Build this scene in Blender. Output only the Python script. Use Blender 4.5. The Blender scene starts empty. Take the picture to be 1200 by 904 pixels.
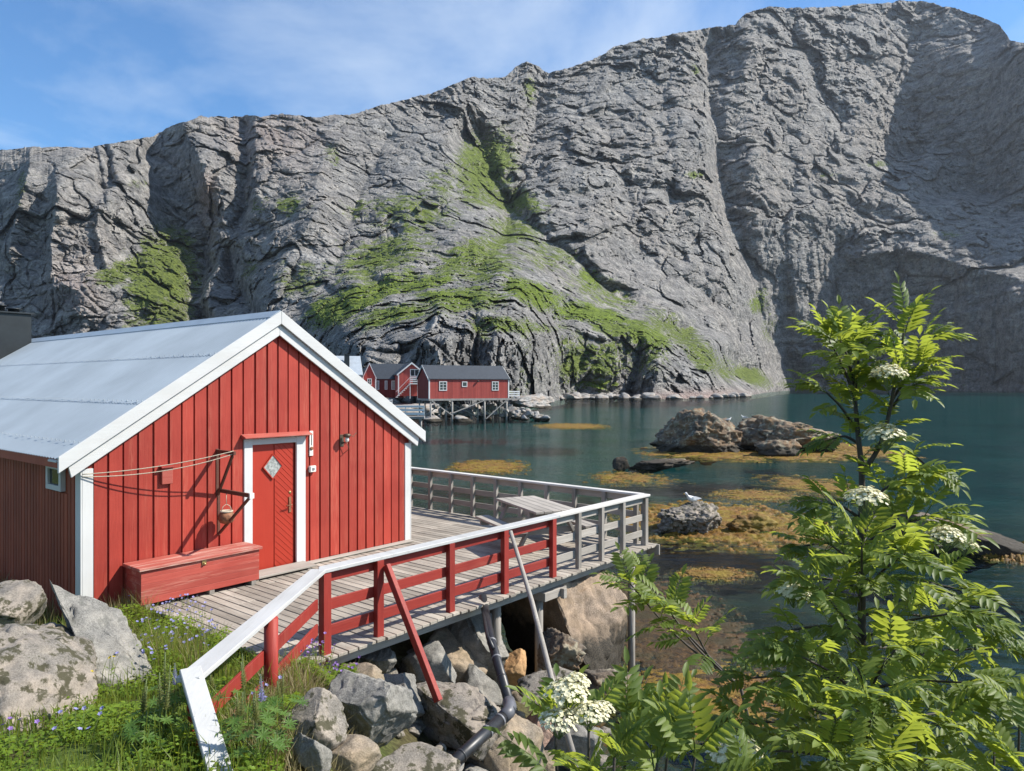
import bpy, bmesh, math, random
import numpy as np
from mathutils import Vector, Matrix, Euler

R = math.radians
scene = bpy.context.scene
col = scene.collection
rng = random.Random(7)

# ------------------------------------------------------------------ camera, sky, sun, exposure
CZ, F = 5.05, 860.0            # eye height above the water, focal length in pixels of the 1200 px wide photograph
cam_d = bpy.data.cameras.new('camera')
cam_d.sensor_width = 36.0
cam_d.lens = 36.0 * F / 1200.0
cam_d.clip_start = 0.05
cam_d.clip_end = 20000
cam = bpy.data.objects.new('camera', cam_d)
col.objects.link(cam)
cam.location = (0, 0, CZ)
cam.rotation_euler = (R(90), 0, 0)
scene.camera = cam

SUN_EL, SUN_AZ = R(43), R(86)   # azimuth counted from +Y towards +X
sun_dir = Vector((math.sin(SUN_AZ) * math.cos(SUN_EL), math.cos(SUN_AZ) * math.cos(SUN_EL), math.sin(SUN_EL)))
sd = bpy.data.lights.new('sun', 'SUN')
sd.energy = 4.9
sd.angle = R(0.55)
sd.color = (1.0, 0.945, 0.86)
so = bpy.data.objects.new('sun', sd)
col.objects.link(so)
so.rotation_euler = (-sun_dir).to_track_quat('-Z', 'Y').to_euler()
so.location = (30, 0, 40)

W = bpy.data.worlds.new('World')
scene.world = W
W.use_nodes = True
wt = W.node_tree
wt.nodes.clear()


def nd(t, kind, **kw):
    n = t.nodes.new(kind)
    for k, v in kw.items():
        if k.startswith('i_'):
            n.inputs[k[2:].replace('_', ' ')].default_value = v
        else:
            setattr(n, k, v)
    return n


def ln(t, a, b):
    t.links.new(a, b)


sky = nd(wt, 'ShaderNodeTexSky', sky_type='NISHITA', sun_disc=False, sun_elevation=SUN_EL, sun_rotation=SUN_AZ,
         altitude=0, air_density=1.0, dust_density=0.3, ozone_density=2.5)
geo = nd(wt, 'ShaderNodeTexCoord')
sep = nd(wt, 'ShaderNodeSeparateXYZ'); ln(wt, geo.outputs['Generated'], sep.inputs[0])
zc = nd(wt, 'ShaderNodeMath', operation='MAXIMUM'); zc.inputs[1].default_value = 0.06
ln(wt, sep.outputs['Z'], zc.inputs[0])
dx = nd(wt, 'ShaderNodeMath', operation='DIVIDE'); ln(wt, sep.outputs['X'], dx.inputs[0]); ln(wt, zc.outputs[0], dx.inputs[1])
dy = nd(wt, 'ShaderNodeMath', operation='DIVIDE'); ln(wt, sep.outputs['Y'], dy.inputs[0]); ln(wt, zc.outputs[0], dy.inputs[1])
cb = nd(wt, 'ShaderNodeCombineXYZ'); ln(wt, dx.outputs[0], cb.inputs[0]); ln(wt, dy.outputs[0], cb.inputs[1])
mp = nd(wt, 'ShaderNodeMapping'); mp.inputs['Scale'].default_value = (0.55, 0.30, 1); mp.inputs['Location'].default_value = (2.6, 0.55, 0); mp.inputs['Rotation'].default_value = (0, 0, R(18))
ln(wt, cb.outputs[0], mp.inputs[0])
cn = nd(wt, 'ShaderNodeTexNoise'); cn.inputs['Scale'].default_value = 1.0; cn.inputs['Detail'].default_value = 9; cn.inputs['Roughness'].default_value = 0.58; cn.inputs['Distortion'].default_value = 0.5
ln(wt, mp.outputs[0], cn.inputs['Vector'])
cr = nd(wt, 'ShaderNodeValToRGB')
cr.color_ramp.elements[0].position = 0.43; cr.color_ramp.elements[0].color = (0, 0, 0, 1)
cr.color_ramp.elements[1].position = 0.69; cr.color_ramp.elements[1].color = (0.75, 0.75, 0.75, 1)
ln(wt, cn.outputs['Fac'], cr.inputs[0])
cmix = nd(wt, 'ShaderNodeMix', data_type='RGBA')
ln(wt, cr.outputs[0], cmix.inputs['Factor'])
tint = nd(wt, 'ShaderNodeMix', data_type='RGBA', blend_type='MULTIPLY'); tint.inputs['Factor'].default_value = 1.0
tint.inputs[7].default_value = (0.60, 0.93, 1.17, 1)
ln(wt, sky.outputs[0], tint.inputs[6])
ln(wt, tint.outputs[2], cmix.inputs[6]); cmix.inputs[7].default_value = (6.0, 6.6, 7.2, 1)
bg = nd(wt, 'ShaderNodeBackground'); bg.inputs['Strength'].default_value = 0.098
ln(wt, cmix.outputs[2], bg.inputs['Color'])
wo = nd(wt, 'ShaderNodeOutputWorld'); ln(wt, bg.outputs[0], wo.inputs['Surface'])

scene.view_settings.view_transform = 'Standard'
scene.view_settings.look = 'None'
scene.view_settings.exposure = 0.75
scene.view_settings.gamma = 1.0
scene.view_settings.use_curve_mapping = False
scene.render.engine = 'CYCLES'
scene.cycles.max_bounces = 8
scene.cycles.transparent_max_bounces = 16
scene.cycles.caustics_reflective = False
scene.cycles.caustics_refractive = False


# ------------------------------------------------------------------ pixel helpers (photograph pixels, 1200 x 904)
def pt(u, v, Y):
    return Vector(((u - 600) / F * Y, Y, CZ - (v - 452) / F * Y))


def on_z(u, v, z):
    return pt(u, v, (CZ - z) * F / (v - 452))


# the hut's frame: s along the gable wall, b back from it, z above the deck
DZ = 2.2
D1 = Vector((0.636, 0.7717, 0)).normalized()
D2 = Vector((-D1.y, D1.x, 0))
HL = Vector((-5.40, 9.22, DZ))
HROT = math.atan2(D1.y, D1.x)
HM = Matrix.Translation(HL) @ Matrix.Rotation(HROT, 4, 'Z')
HMI = HM.inverted()


def loc_b(u, v, b):
    """local hut coordinates of the point seen at (u, v) on the vertical plane b = const"""
    d = Vector(((u - 600) / F, 1, -(v - 452) / F))
    o = Vector((0, 0, CZ))
    ol, dl = HMI @ o, HMI.to_3x3() @ d
    t = (b - ol.y) / dl.y
    return ol + dl * t


# ------------------------------------------------------------------ mesh builder
class MB:
    def __init__(self):
        self.v, self.f, self.r, self.s, self.m = [], [], [], [], []

    def add(self, vs, fs, rnd=None, smooth=False, mi=0):
        k = len(self.v)
        self.v.extend([tuple(p) for p in vs])
        r = rng.random() if rnd is None else rnd
        for f in fs:
            self.f.append(tuple(i + k for i in f))
            self.r.append(r); self.s.append(smooth); self.m.append(mi)

    def box(self, x0, y0, z0, x1, y1, z1, rnd=None, M=None):
        vs = [Vector(p) for p in ((x0, y0, z0), (x1, y0, z0), (x1, y1, z0), (x0, y1, z0), (x0, y0, z1), (x1, y0, z1), (x1, y1, z1), (x0, y1, z1))]
        if M is not None:
            vs = [M @ p for p in vs]
        self.add(vs, [(0, 3, 2, 1), (4, 5, 6, 7), (0, 1, 5, 4), (1, 2, 6, 5), (2, 3, 7, 6), (3, 0, 4, 7)], rnd)

    def beam(self, p, q, w, h, up=(0, 0, 1), rnd=None):
        p, q = Vector(p), Vector(q)
        d = (q - p).normalized()
        up = Vector(up)
        if abs(d.dot(up)) > 0.98:
            up = Vector((0, 1, 0))
        x = d.cross(up).normalized()
        z = x.cross(d).normalized()
        vs = []
        for c in (p, q):
            for a, b in ((-1, -1), (1, -1), (1, 1), (-1, 1)):
                vs.append(c + x * (a * w / 2) + z * (b * h / 2))
        self.add(vs, [(0, 1, 2, 3), (7, 6, 5, 4), (0, 4, 5, 1), (1, 5, 6, 2), (2, 6, 7, 3), (3, 7, 4, 0)], rnd)

    def prism(self, poly, y0, y1, axis='y', rnd=None):
        """poly: list of (a, b) in the plane across the axis"""
        n = len(poly)
        if axis == 'y':
            A = [(a, y0, b) for a, b in poly]; B = [(a, y1, b) for a, b in poly]
        elif axis == 'x':
            A = [(y0, a, b) for a, b in poly]; B = [(y1, a, b) for a, b in poly]
        else:
            A = [(a, b, y0) for a, b in poly]; B = [(a, b, y1) for a, b in poly]
        self.add(A + B, [tuple(range(n))[::-1], tuple(range(n, 2 * n))] + [(i, (i + 1) % n, n + (i + 1) % n, n + i) for i in range(n)], rnd)

    def tube(self, pts, rad, n=8, rnd=None, caps=True):
        pts = [Vector(p) for p in pts]
        m = len(pts)
        rads = rad if isinstance(rad, (list, tuple)) else [rad] * m
        vs, fs = [], []
        x = None
        for i, p in enumerate(pts):
            d = (pts[min(i + 1, m - 1)] - pts[max(i - 1, 0)]).normalized()
            if x is None:
                a = Vector((0, 0, 1)) if abs(d.z) < .9 else Vector((1, 0, 0))
                x = d.cross(a).normalized()
            else:
                x = (x - d * x.dot(d)).normalized()
            y = d.cross(x)
            for k in range(n):
                t = 2 * math.pi * k / n
                vs.append(p + (x * math.cos(t) + y * math.sin(t)) * rads[i])
        for i in range(m - 1):
            for k in range(n):
                a, b = i * n + k, i * n + (k + 1) % n
                fs.append((a, b, b + n, a + n))
        if caps:
            fs.append(tuple(range(n))[::-1]); fs.append(tuple(range((m - 1) * n, m * n)))
        self.add(vs, fs, rnd, True)

    def lathe(self, prof, c=(0, 0, 0), n=16, rnd=None):
        vs, fs = [], []
        c = Vector(c)
        for r, z in prof:
            for k in range(n):
                t = 2 * math.pi * k / n
                vs.append(c + Vector((r * math.cos(t), r * math.sin(t), z)))
        for i in range(len(prof) - 1):
            for k in range(n):
                a, b = i * n + k, i * n + (k + 1) % n
                fs.append((a, b, b + n, a + n))
        fs.append(tuple(range(n))[::-1]); fs.append(tuple(range((len(prof) - 1) * n, len(prof) * n)))
        self.add(vs, fs, rnd, True)

    def build(self, name, mats, parent=None, bevel=0.0, loc=None, autosmooth=False):
        me = bpy.data.meshes.new(name)
        me.from_pydata(self.v, [], self.f)
        me.polygons.foreach_set('use_smooth', self.s)
        me.polygons.foreach_set('material_index', self.m)
        at = me.attributes.new('rnd', 'FLOAT', 'FACE')
        at.data.foreach_set('value', self.r)
        for m in (mats if isinstance(mats, (list, tuple)) else [mats]):
            me.materials.append(m)
        me.update()
        o = bpy.data.objects.new(name, me)
        col.objects.link(o)
        if parent is not None:
            o.parent = parent
        if loc is not None:
            o.location = loc
        if bevel:
            b = o.modifiers.new('bevel', 'BEVEL')
            b.width = bevel; b.segments = 1; b.limit_method = 'ANGLE'; b.angle_limit = R(40)
        return o


def tag(o, label=None, cat=None, group=None, kind=None):
    if label: o['label'] = label
    if cat: o['category'] = cat
    if group: o['group'] = group
    if kind: o['kind'] = kind
    return o


def thing(name, label, cat, loc=(0, 0, 0), rotz=0.0, group=None):
    o = bpy.data.objects.new(name, None)
    o.empty_display_size = 0.2
    col.objects.link(o)
    o.location = loc
    o.rotation_euler = (0, 0, rotz)
    return tag(o, label, cat, group)


def kids(o):
    return [c for c in bpy.data.objects if c.parent == o]


def copy_tree(o, parent=None):
    c = o.copy(); col.objects.link(c)
    c.parent = parent
    for ch in kids(o):
        copy_tree(ch, c)
    return c


def np_mesh(name, V, Q, mat, attrs=None, smooth=True):
    me = bpy.data.meshes.new(name)
    nv, nf = len(V), len(Q)
    me.vertices.add(nv); me.vertices.foreach_set('co', np.asarray(V, dtype=np.float32).ravel())
    k = Q.shape[1]
    me.loops.add(nf * k); me.loops.foreach_set('vertex_index', Q.astype(np.int32).ravel())
    me.polygons.add(nf)
    me.polygons.foreach_set('loop_start', np.arange(0, nf * k, k, dtype=np.int32))
    me.polygons.foreach_set('use_smooth', np.full(nf, smooth))
    me.update(calc_edges=True)
    me.validate()
    for an, av in (attrs or {}).items():
        a = me.attributes.new(an, 'FLOAT', 'POINT')
        a.data.foreach_set('value', np.asarray(av, dtype=np.float32).ravel())
    me.materials.append(mat)
    o = bpy.data.objects.new(name, me)
    col.objects.link(o)
    return o


# ------------------------------------------------------------------ numpy noise
_pr = np.random.RandomState(11)
_perm = np.concatenate([_pr.permutation(256)] * 3).astype(np.int64)
_grad = _pr.normal(size=(256, 3)); _grad /= np.linalg.norm(_grad, axis=1)[:, None]


def perlin(P):
    P = np.asarray(P, dtype=np.float64)
    sh = P.shape[:-1]
    P = P.reshape(-1, 3)
    I = np.floor(P).astype(np.int64); fr = P - I
    I &= 255
    w = fr * fr * fr * (fr * (fr * 6 - 15) + 10)
    out = 0
    for dx_ in (0, 1):
        for dy_ in (0, 1):
            for dz_ in (0, 1):
                h = _perm[_perm[_perm[I[:, 0] + dx_] + I[:, 1] + dy_] + I[:, 2] + dz_]
                g = _grad[h]
                dt = ((fr - (dx_, dy_, dz_)) * g).sum(1)
                wx = w[:, 0] if dx_ else 1 - w[:, 0]
                wy = w[:, 1] if dy_ else 1 - w[:, 1]
                wz = w[:, 2] if dz_ else 1 - w[:, 2]
                out = out + dt * wx * wy * wz
    return (out * 1.6).reshape(sh)


def fbm(P, oct=4, lac=2.05, gain=0.5):
    a, s, t = 1.0, 0.0, 0.0
    P = np.asarray(P, dtype=np.float64)
    for i in range(oct):
        s = s + a * perlin(P + 17.3 * i); t += a
        P = P * lac; a *= gain
    return s / t


def billow(P, oct=3, lac=2.1, gain=0.5):
    a, s, t = 1.0, 0.0, 0.0
    P = np.asarray(P, dtype=np.float64)
    for i in range(oct):
        s = s + a * np.abs(perlin(P + 31.7 * i)); t += a
        P = P * lac; a *= gain
    return s / t


_cf = _pr.uniform(size=(256, 3)); _co = _pr.uniform(-.5, .5, 256); _ct = _pr.normal(size=(256, 3)) * .5


def cells(P):
    """fractured rock: every Voronoi cell is a block with its own offset and tilted face; also the distance to the joint"""
    P = np.asarray(P, dtype=np.float64); sh = P.shape[:-1]; P = P.reshape(-1, 3)
    I = np.floor(P).astype(np.int64); fr = P - I
    d1 = np.full(len(P), 9.0); d2 = np.full(len(P), 9.0); val = np.zeros(len(P))
    for i in (-1, 0, 1):
        for j in (-1, 0, 1):
            for k in (-1, 0, 1):
                h = _perm[_perm[_perm[(I[:, 0] + i) & 255] + ((I[:, 1] + j) & 255)] + ((I[:, 2] + k) & 255)]
                dl = fr - (np.array((i, j, k)) + _cf[h])
                d = np.einsum('ij,ij->i', dl, dl)
                nb = d < d1
                d2 = np.where(nb, d1, np.minimum(d2, d))
                v = _co[h] + np.einsum('ij,ij->i', dl, _ct[h])
                val = np.where(nb, v, val)
                d1 = np.where(nb, d, d1)
    return val.reshape(sh), (np.sqrt(d2) - np.sqrt(d1)).reshape(sh)


def sstep(a, b, x):
    t = np.clip((x - a) / (b - a), 0, 1)
    return t * t * (3 - 2 * t)


# ------------------------------------------------------------------ materials
MATS = {}


def new_mat(name):
    m = bpy.data.materials.new(name)
    m.use_nodes = True
    t = m.node_tree
    bs = t.nodes['Principled BSDF']
    return m, t, bs


def ramp(t, src, stops):
    r = nd(t, 'ShaderNodeValToRGB')
    e = r.color_ramp.elements
    while len(e) < len(stops):
        e.new(0.5)
    for k, (p, c) in enumerate(stops):
        e[k].position = p
        e[k].color = (*c, 1) if len(c) == 3 else c
    ln(t, src, r.inputs[0])
    return r


def noise(t, scale, detail=4, rough=.55, vec=None, dist=0.0):
    n = nd(t, 'ShaderNodeTexNoise')
    n.inputs['Scale'].default_value = scale; n.inputs['Detail'].default_value = detail
    n.inputs['Roughness'].default_value = rough; n.inputs['Distortion'].default_value = dist
    if vec is not None:
        ln(t, vec, n.inputs['Vector'])
    return n


def coords(t, kind='Object', scale=(1, 1, 1), rot=(0, 0, 0)):
    tc = nd(t, 'ShaderNodeTexCoord')
    m = nd(t, 'ShaderNodeMapping'); m.inputs['Scale'].default_value = scale; m.inputs['Rotation'].default_value = rot
    ln(t, tc.outputs[kind], m.inputs[0])
    return m.outputs[0]


def mixc(t, fac, a, b, blend='MIX'):
    m = nd(t, 'ShaderNodeMix', data_type='RGBA', blend_type=blend)
    if isinstance(fac, (int, float)): m.inputs['Factor'].default_value = fac
    else: ln(t, fac, m.inputs['Factor'])
    for i, x in ((6, a), (7, b)):
        if isinstance(x, tuple): m.inputs[i].default_value = (*x, 1) if len(x) == 3 else x
        else: ln(t, x, m.inputs[i])
    return m.outputs[2]


def mth(t, op, a, b=0.0):
    m = nd(t, 'ShaderNodeMath', operation=op)
    for i, x in ((0, a), (1, b)):
        if isinstance(x, (int, float)): m.inputs[i].default_value = x
        else: ln(t, x, m.inputs[i])
    return m.outputs[0]


def bump(t, h, bs, strength=.4, dist=.01):
    b = nd(t, 'ShaderNodeBump'); b.inputs['Strength'].default_value = strength; b.inputs['Distance'].default_value = dist
    ln(t, h, b.inputs['Height']); ln(t, b.outputs[0], bs.inputs['Normal'])
    return b


def attr(t, name):
    a = nd(t, 'ShaderNodeAttribute', attribute_name=name)
    return a.outputs['Fac']


def wood(name, base, dark, worn, axis='z', wear=0.3, rough=.6, vary=.35, bs_=.5, grain=60.0):
    """painted or weathered timber: grain stretched along an axis, board to board variation, worn streaks"""
    m, t, bs = new_mat(name)
    s = [1, 1, 1]; s['xyz'.index(axis)] = 0.06
    v = coords(t, 'Object', tuple(s))
    rn = attr(t, 'rnd')
    off = nd(t, 'ShaderNodeVectorMath', operation='ADD')
    c3 = nd(t, 'ShaderNodeCombineXYZ'); r20 = mth(t, 'MULTIPLY', rn, 23.0)
    for i in range(3): ln(t, r20, c3.inputs[i])
    ln(t, v, off.inputs[0]); ln(t, c3.outputs[0], off.inputs[1])
    vv = off.outputs[0]
    g = noise(t, grain, 5, .65, vv, .3)
    b = noise(t, 6.0, 4, .6, vv)
    p = noise(t, 1.3, 3, .55, coords(t, 'Object'))
    c = mixc(t, ramp(t, g.outputs['Fac'], [(.35, (0, 0, 0)), (.65, (1, 1, 1))]).outputs[0], dark, base)
    c = mixc(t, .55, c, mixc(t, ramp(t, p.outputs['Fac'], [(.35, (0, 0, 0)), (.65, (1, 1, 1))]).outputs[0], base, dark))
    w = ramp(t, b.outputs['Fac'], [(.50, (0, 0, 0)), (.64, (1, 1, 1))]).outputs[0]
    gw = ramp(t, g.outputs['Fac'], [(.42, (0, 0, 0)), (.58, (1, 1, 1))]).outputs[0]
    w = mixc(t, 1.0, w, gw, 'MULTIPLY')
    w = mth(t, 'MULTIPLY', w, wear)
    c = mixc(t, w, c, worn)
    br = mth(t, 'ADD', mth(t, 'MULTIPLY', rn, vary), 1 - vary * .55)
    hsv = nd(t, 'ShaderNodeHueSaturation'); ln(t, c, hsv.inputs['Color']); ln(t, br, hsv.inputs['Value'])
    ln(t, hsv.outputs[0], bs.inputs['Base Color'])
    bs.inputs['Roughness'].default_value = rough
    bs.inputs['Specular IOR Level'].default_value = .3
    bump(t, g.outputs['Fac'], bs, bs_, .004)
    MATS[name] = m
    return m


def plain(name, base, rough=.5, metal=0.0, var=.15, scale=8.0, bmp=.1, spec=.5):
    m, t, bs = new_mat(name)
    n = noise(t, scale, 5, .6, coords(t, 'Object'))
    lo = tuple(x * (1 - var) for x in base); hi = tuple(min(1, x * (1 + var)) for x in base)
    r = ramp(t, n.outputs['Fac'], [(.3, lo), (.7, hi)])
    ln(t, r.outputs[0], bs.inputs['Base Color'])
    bs.inputs['Roughness'].default_value = rough; bs.inputs['Metallic'].default_value = metal
    bs.inputs['Specular IOR Level'].default_value = spec
    if bmp: bump(t, n.outputs['Fac'], bs, bmp, .01)
    MATS[name] = m
    return m


def granite(name, base, dark, lichen=(.05, .045, .03), lich=.5, scale=1.0, tide=None, warm=(.36, .25, .17), bmp=.6):
    m, t, bs = new_mat(name)
    v = coords(t, 'Object')
    rn = nd(t, 'ShaderNodeObjectInfo').outputs['Random']
    sp = noise(t, 75 * scale, 4, .75, v)
    md = noise(t, 9 * scale, 5, .6, v)
    lg = noise(t, 2.2 * scale, 4, .55, v)
    c = mixc(t, ramp(t, sp.outputs['Fac'], [(.36, (0, 0, 0)), (.62, (1, 1, 1))]).outputs[0], dark, base)
    c = mixc(t, ramp(t, lg.outputs['Fac'], [(.40, (0, 0, 0)), (.75, (.7, .7, .7))]).outputs[0], c, warm)
    br = mth(t, 'ADD', mth(t, 'MULTIPLY', md.outputs['Fac'], .9), .55)
    hsv = nd(t, 'ShaderNodeHueSaturation'); ln(t, c, hsv.inputs['Color']); ln(t, br, hsv.inputs['Value'])
    c = hsv.outputs[0]
    l1 = noise(t, 5.5 * scale, 6, .7, v)
    lm = ramp(t, l1.outputs['Fac'], [(.52, (0, 0, 0)), (.57, (1, 1, 1))]).outputs[0]
    lm = mth(t, 'MULTIPLY', lm, lich)
    c = mixc(t, lm, c, lichen)
    if tide is not None:       # dark wet band and weed below a world height
        gp = nd(t, 'ShaderNodeNewGeometry'); sz = nd(t, 'ShaderNodeSeparateXYZ'); ln(t, gp.outputs['Position'], sz.inputs[0])
        h = mth(t, 'ADD', sz.outputs['Z'], mth(t, 'MULTIPLY', md.outputs['Fac'], -.5 * tide))
        k = nd(t, 'ShaderNodeMapRange'); k.inputs['From Min'].default_value = tide * .55; k.inputs['From Max'].default_value = tide * .75
        ln(t, h, k.inputs['Value'])
        wet = mixc(t, ramp(t, sp.outputs['Fac'], [(.4, (0, 0, 0)), (.6, (1, 1, 1))]).outputs[0], (.02, .018, .015), (.075, .062, .045))
        c = mixc(t, k.outputs[0], wet, c)
    ln(t, c, bs.inputs['Base Color'])
    bs.inputs['Roughness'].default_value = .85
    bs.inputs['Specular IOR Level'].default_value = .25
    hh = mth(t, 'ADD', mth(t, 'MULTIPLY', sp.outputs['Fac'], .35), md.outputs['Fac'])
    bump(t, hh, bs, bmp, .03)
    MATS[name] = m
    return m

# ================================================================== MOUNTAIN (one continuous rock terrain across the fjord)
def mountain_material():
    m, t, bs = new_mat('mountain_rock')
    v = coords(t, 'Object')
    vs = coords(t, 'Object', (1, 1, .22))                       # vertical water streaks
    vd = coords(t, 'Object', (.35, .35, 1.3), (R(14), R(22), 0))  # dipping strata
    a = noise(t, .012, 5, .6, v)
    b = noise(t, .11, 6, .68, v)
    c = noise(t, .55, 5, .7, v)
    st = noise(t, .09, 5, .65, vs)
    di = noise(t, .14, 6, .7, vd)
    col1 = mixc(t, ramp(t, a.outputs['Fac'], [(.38, (0, 0, 0)), (.64, (1, 1, 1))]).outputs[0], (.30, .295, .285), (.365, .335, .305))
    col2 = mixc(t, ramp(t, b.outputs['Fac'], [(.36, (0, 0, 0)), (.62, (1, 1, 1))]).outputs[0], (.140, .139, .138), col1)
    col2 = mixc(t, mth(t, 'MULTIPLY', ramp(t, di.outputs['Fac'], [(.5, (0, 0, 0)), (.62, (1, 1, 1))]).outputs[0], .55), col2, (.46, .44, .405))
    col2 = mixc(t, mth(t, 'MULTIPLY', ramp(t, st.outputs['Fac'], [(.54, (0, 0, 0)), (.66, (1, 1, 1))]).outputs[0], .5), col2, (.10, .10, .105))
    sp = ramp(t, c.outputs['Fac'], [(.3, (.5, .5, .5)), (.7, (1.45, 1.45, 1.45))]).outputs[0]
    col2 = mixc(t, 1.0, col2, sp, 'MULTIPLY')
    pk = attr(t, 'pink')
    col2 = mixc(t, mth(t, 'MULTIPLY', pk, .8), col2, mixc(t, 1.0, (.40, .29, .25), sp, 'MULTIPLY'))
    vg = attr(t, 'veg')
    gp = nd(t, 'ShaderNodeNewGeometry'); sz = nd(t, 'ShaderNodeSeparateXYZ'); ln(t, gp.outputs['True Normal'], sz.inputs[0])
    up = nd(t, 'ShaderNodeMapRange'); up.inputs['From Min'].default_value = .15; up.inputs['From Max'].default_value = .7
    up.inputs['To Min'].default_value = -.24; up.inputs['To Max'].default_value = .16
    ln(t, sz.outputs['Z'], up.inputs['Value'])
    gn = noise(t, .13, 8, .78, v)
    g1 = mth(t, 'ADD', mth(t, 'ADD', vg, up.outputs[0]), mth(t, 'MULTIPLY', mth(t, 'SUBTRACT', gn.outputs['Fac'], .5), 2.0))
    gm = nd(t, 'ShaderNodeMapRange'); gm.inputs['From Min'].default_value = .44; gm.inputs['From Max'].default_value = .62
    ln(t, g1, gm.inputs['Value'])
    gc = noise(t, .25, 5, .75, v)
    gl = attr(t, 'lush')
    dry = mixc(t, gl, (.145, .17, .052), (.175, .235, .034))
    gcol = mixc(t, ramp(t, gc.outputs['Fac'], [(.34, (0, 0, 0)), (.54, (1, 1, 1))]).outputs[0], (.032, .052, .016), dry)
    fin = mixc(t, gm.outputs[0], col2, gcol)
    ln(t, fin, bs.inputs['Base Color'])
    bs.inputs['Roughness'].default_value = .9
    bs.inputs['Specular IOR Level'].default_value = .15
    hh = mth(t, 'ADD', mth(t, 'MULTIPLY', c.outputs['Fac'], .9), mth(t, 'ADD', mth(t, 'MULTIPLY', b.outputs['Fac'], 2.2), mth(t, 'MULTIPLY', di.outputs['Fac'], 1.8)))
    bump(t, hh, bs, 1.0, 2.6)
    return m


CREST = [(-200, 190), (-120, 178), (0, 176), (40, 172), (100, 173), (150, 165), (180, 160), (200, 148), (235, 137), (300, 136), (330, 134), (370, 137), (420, 133),
         (440, 125), (470, 118), (505, 110), (540, 95), (556, 90), (575, 92), (594, 90), (604, 78), (617, 72), (632, 77), (642, 86), (665, 80), (700, 68), (720, 55),
         (745, 48), (790, 40), (830, 33), (862, 29), (874, 15), (900, 8), (940, 10), (980, 8), (1010, 5), (1040, 4), (1060, 0), (1080, 2), (1120, 10), (1150, 20),
         (1172, 30), (1184, 48), (1200, 50), (1260, 58), (1400, 90)]
# columns of the slope: photograph x -> (y, distance in metres) from the shore to the crest
COLS = [
    (-200, [(465, 330), (395, 345), (300, 385), (230, 425), (170, 480), (90, 520)]),
    (40, [(465, 330), (395, 345), (340, 365), (290, 385), (230, 400), (190, 420), (172, 450), (90, 520)]),
    (100, [(465, 330), (395, 340), (335, 355), (315, 380), (230, 405), (190, 430), (165, 465), (90, 520)]),
    (200, [(465, 320), (395, 335), (330, 390), (270, 440), (230, 452), (150, 500), (90, 540)]),
    (260, [(465, 320), (395, 355), (330, 405), (260, 440), (180, 475), (135, 530), (90, 560)]),
    (345, [(470, 250), (405, 285), (370, 310), (300, 385), (200, 470), (134, 540), (90, 580)]),
    (430, [(482, 152), (440, 156), (405, 170), (375, 215), (340, 290), (300, 370), (200, 500), (128, 600), (60, 660)]),
    (520, [(484, 148), (440, 153), (395, 160), (375, 185), (345, 250), (300, 350), (230, 470), (105, 660), (40, 700)]),
    (600, [(482, 160), (440, 166), (395, 178), (370, 200), (345, 250), (320, 310), (250, 470), (180, 600), (75, 780), (20, 820)]),
    (680, [(468, 280), (420, 286), (385, 296), (370, 325), (330, 390), (270, 490), (200, 600), (70, 830), (20, 860)]),
    (760, [(468, 276), (430, 282), (395, 296), (370, 345), (340, 470), (300, 540), (200, 650), (40, 870), (0, 890)]),
    (830, [(467, 288), (430, 300), (405, 340), (390, 480), (360, 540), (250, 650), (150, 740), (28, 900), (-30, 920)]),
    (875, [(466, 340), (450, 400), (430, 520), (380, 600), (300, 650), (200, 720), (12, 940), (-40, 960)]),
    (930, [(458, 700), (430, 715), (300, 735), (240, 760), (200, 800), (140, 850), (8, 980), (-40, 1000)]),
    (1000, [(457.6, 770), (300, 780), (240, 800), (190, 850), (140, 905), (60, 985), (4, 1050), (-40, 1070)]),
    (1070, [(457.6, 745), (280, 755), (255, 785), (200, 870), (180, 960), (80, 1030), (0, 1090), (-50, 1100)]),
    (1140, [(457.9, 680), (320, 690), (290, 720), (240, 800), (225, 905), (80, 945), (15, 1040), (-40, 1060)]),
    (1210, [(458.4, 600), (345, 612), (320, 650), (265, 740), (250, 800), (60, 832), (40, 900), (-10, 910)]),
    (1400, [(460, 500), (380, 510), (350, 560), (300, 640), (285, 660), (95, 690), (60, 730), (0, 760)]),
]
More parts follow.
